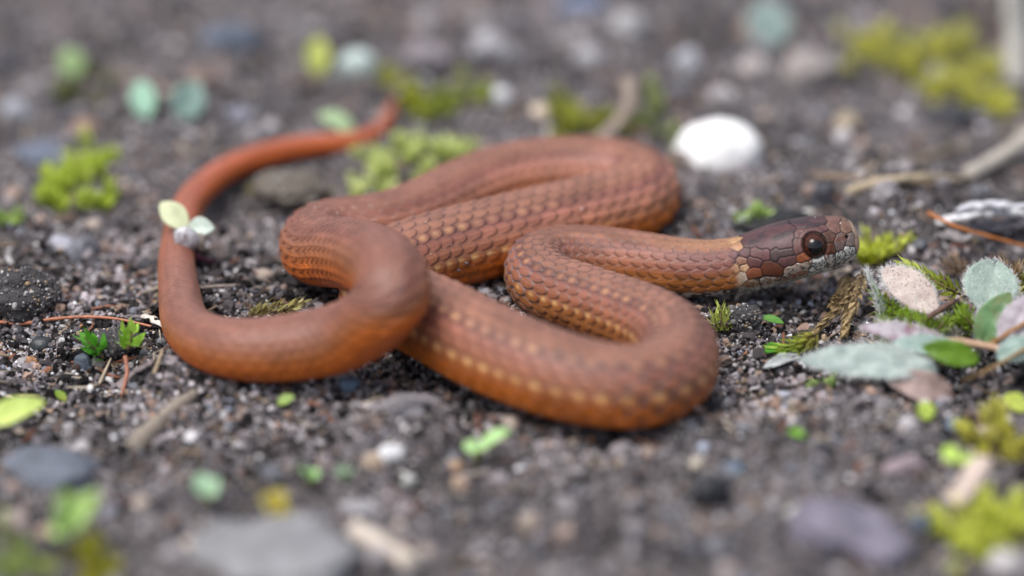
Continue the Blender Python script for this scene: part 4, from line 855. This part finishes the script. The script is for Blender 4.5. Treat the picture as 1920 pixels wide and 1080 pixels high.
moss('moss_cushion', 'dense green moss cushion under the pale furry leaf', [[(x_, y_, .4), (x_+rng.normal(0, 5), y_-16, 1.6), (x_+rng.normal(0, 10), y_-32, 2.6)] for x_, y_ in [(1660, 618), (1680, 622), (1700, 624), (1720, 625), (1740, 630), (1760, 634), (1780, 634), (1800, 628), (1672, 600), (1655, 640), (1696, 640), (1730, 645), (1650, 585), (1810, 612), (1822, 625)]], (.12, .17, .02), (.26, .38, .04), 30, 1.1, wd=.22)
moss('moss_shoot', 'yellow green feathery shoot rising behind the pale furry leaf', [[(1800, 552, 1.8), (1765, 535, 2.6), (1728, 512, 3.4), (1690, 492, 4.0)], [(1795, 545, 1.8), (1740, 515, 3.0), (1700, 498, 3.6)]], (.26, .30, .03), (.50, .56, .12), 50, .9, wd=.4)
moss('moss_tuft', 'frayed brown moss tuft behind the round furry leaf', [[(1900, 545, 2.0), (1892, 515, 3.2), (1880, 490, 4.4)], [(1905, 545, 2.0), (1905, 518, 3.0), (1908, 500, 3.8)], [(1895, 545, 2.0), (1885, 520, 3.0), (1872, 505, 3.6)], [(1925, 560, 1.6), (1905, 548, 2.2), (1888, 545, 2.4)]], (.20, .13, .06), (.36, .24, .12), 34, .9, wd=.2)
moss('moss_tuft', 'olive dry moss tuft beside the frayed brown tuft', [[(1930, 560, 1.0), (1915, 540, 2.0), (1902, 528, 2.8)], [(1938, 550, 1.0), (1925, 535, 2.0), (1918, 520, 2.8)], [(1880, 572, 1.4), (1895, 558, 2.0), (1910, 548, 2.4)]], (.18, .18, .04), (.36, .38, .08), 30, .9, wd=.3)
moss('moss_tuft', 'dry olive moss tuft tucked under the tail side hairpin', [[(470, 596, .2), (495, 580, .7), (530, 570, 1.0)], [(520, 590, .2), (545, 575, .8), (570, 566, .9)], [(490, 594, .2), (520, 582, .6), (560, 580, .7)], [(466, 594, .2), (480, 584, .5), (500, 574, .8)]], (.22, .18, .07), (.44, .40, .16), 24, .8, wd=.35)
moss('moss_tuft', 'small brown moss tuft behind the pale furry leaf', [[(1800, 515, .8), (1792, 498, 1.8), (1788, 482, 2.6)], [(1790, 515, .8), (1780, 500, 1.6), (1772, 490, 2.2)], [(1810, 520, .8), (1806, 505, 1.6), (1804, 494, 2.2)]], (.20, .14, .09), (.34, .25, .18), 24, .8)

# ------------------------------------------------------------------ the furry rosette plant
BP = locate(1830, 668, .3); plant = empty('rosette_plant', BP); tag(plant, 'furry grey green rosette plant with oval leaves beside the snake head', 'plant')
HAIR_M, th_, bh_ = newmat('leaf_hair'); bh_.inputs['Base Color'].default_value = (.72, .72, .72, 1); bh_.inputs['Roughness'].default_value = .6
_f = noise_fac(th_, 1.0, 2); th_.links.new(ramp(th_, _f, [(.3, (.6, .6, .6)), (.7, (.8, .8, .8))]), bh_.inputs['Base Color'])
def furry(label, p0, p1, wpx, col, col2, shape='spoon', nrm=None, hairs=220, bend=.1, cup=.1, speck=None, surf=0, hl=.5, wave=.05, rough=.8):
    A, B = pix(p0[0], p0[1], p0[2]), pix(p1[0], p1[1], p1[2]); N = unit(TOCAM*.8+np.array([0, 0, .6])) if nrm is None else nrm
    V, F, (X, Y, N, top, hw) = leaf_geo(A, B, wpx*mmpp(A), N, shape, bend, cup, .22, 26, 12, wave, int(p0[0]))
    mb = MB(); mb.add(V, F); o = link('leaf', mb.mesh('leaf', BP), leaf_mat(col, col2, rough, .2, .9, speck), plant); tag(o, label)
    if hairs:
        hb = MB(); nu = top.shape[0]; ro, di, ln = [], [], []
        for q in range(hairs):
            s_ = rng.choice((-1, 1)); f = rng.uniform(.03, .999)*(nu-1); i = int(f); fr = f-i; e = 0 if s_ < 0 else -1
            p = top[i, e]*(1-fr)+top[min(i+1, nu-1), e]*fr; ro.append(p-N*.08); di.append(Y*s_*1.0+X*(.5+1.5*max(0, f/(nu-1)-.8)*3)+rng.normal(0, .35, 3)); ln.append(hl*rng.uniform(.5, 1.3))
        for q in range(surf):
            i = rng.integers(2, nu); j = rng.integers(0, top.shape[1]); p = top[i, j]+rng.normal(0, .08, 3)*.0+X*rng.normal(0, .12)+Y*rng.normal(0, .12)
            ro.append(p-N*.02); di.append(N*.7+X*.6+rng.normal(0, .5, 3)); ln.append(.22*rng.uniform(.5, 1.3))
        hair_geo(hb, ro, di, ln, .04); tag(link('hair', hb.mesh('hair', BP), HAIR_M, o), kind='stuff')
    return o
furry('pale pinkish cream furry leaf with dark specks', (1806, 642, .5), (1655, 502, 4.5), 70, (.64, .55, .50), (.50, .39, .36), hairs=300, surf=600, hl=.42, speck=(.16, .13, .12), bend=.16)
furry('round pale blue green furry leaf', (1832, 640, .7), (1868, 488, 5.0), 104, (.36, .46, .40), (.26, .35, .31), nrm=unit(TOCAM+np.array([0, 0, .25])), hairs=260, surf=700, hl=.3, speck=(.60, .64, .62))
furry('smooth green backed oval leaf', (1838, 650, 1.4), (1894, 548, 4.6), 66, (.12, .24, .10), (.15, .17, .06), 'oval', nrm=unit(TOCAM+np.array([-.5, 0, .1])), hairs=40, rough=.6)
furry('narrow upright furry leaf with white hair fringe', (1662, 622, .6), (1625, 506, 4.4), 32, (.36, .42, .36), (.44, .48, .46), 'lance', nrm=unit(TOCAM*.6+np.array([1.0, 0, .1])), hairs=300, hl=.6)
furry('long grey mint furry leaf lying on the grit', (1760, 692, 1.8), (1496, 674, 1.8), 78, (.40, .47, .44), (.25, .32, .31), 'oval', nrm=unit(TOCAM*.55+np.array([0, 0, .8])), hairs=260, surf=300, bend=.05, wave=.09)
furry('glossy bright green oval leaf', (1836, 676, 2.8), (1728, 650, 3.6), 50, (.12, .23, .012), (.08, .17, .01), 'oval', nrm=unit(TOCAM+np.array([0, 0, .4])), hairs=0, rough=.4)
furry('mint grey leaf behind the glossy green leaf', (1815, 662, 2.2), (1672, 642, 2.8), 44, (.36, .47, .43), (.26, .36, .33), 'oval', hairs=50)
furry('whitish leaf flushed magenta at its base', (1790, 650, 2.0), (1612, 612, 3.2), 44, (.46, .42, .46), (.22, .06, .12), 'oval', hairs=120)
furry('lilac white furry leaf behind the orange stalks', (1880, 655, 2.0), (1938, 548, 5.4), 62, (.50, .46, .50), (.38, .32, .36), 'oval', nrm=unit(TOCAM+np.array([-.4, 0, .4])), hairs=60)
furry('small mint leaf among the orange stalks', (1868, 672, 2.2), (1945, 640, 3.2), 50, (.36, .48, .43), (.26, .36, .32), 'oval', hairs=40)
for pp, wd, cc in (([(1700, 648, 1.6), (1780, 640, 2.2), (1850, 648, 2.4), (1900, 662, 2.2)], 22, (.46, .30, .20)), ([(1805, 715, .8), (1850, 695, 1.8), (1930, 650, 3.2)], 13, (.24, .15, .06)),
                   ([(1860, 645, 2.2), (1890, 625, 3.2), (1935, 598, 4.2)], 14, (.32, .16, .06)), ([(1832, 668, .2), (1834, 655, 1.4), (1835, 640, 2.2)], 16, (.44, .42, .38))):
    c = catmull([pix(*p) for p in pp], 10); V, F = tube(c, wd*mmpp(c[0])/2*np.linspace(1, .7, len(c)), 8, .7, .05); mb = MB(); mb.add(V, F); link('stalk', mb.mesh('stalk', BP), leaf_mat(cc, None, .6, .15), plant)
A_ = locate(1790, 745, .4); V, F, _ = leaf_geo(A_, locate(1665, 715, 1.2), 62*mmpp(A_), unit(TOCAM+np.array([0, 0, .6])), 'oval', .15, .2, .2, wave=.12, seed=4); mb = MB(); mb.add(V, F)
tag(link('dead_leaf', mb.mesh('dead_leaf', A_), leaf_mat((.36, .27, .25), (.22, .15, .13), .7, .15), None, A_), 'withered pinkish brown leaf below the rosette plant', 'dead leaf')
A_ = locate(1500, 665, .5); V, F, _ = leaf_geo(A_, locate(1430, 690, .5), 26*mmpp(A_), unit(TOCAM*.4+np.array([0, 0, .8])), 'oval', .1, .1, .2, wave=.1, seed=8); mb = MB(); mb.add(V, F)
tag(link('stone_flake', mb.mesh('stone_flake', A_), stone_mat((.34, .36, .36), .5, .6), None, A_), 'grey flat flake under the bright green leaf tip', 'flake')
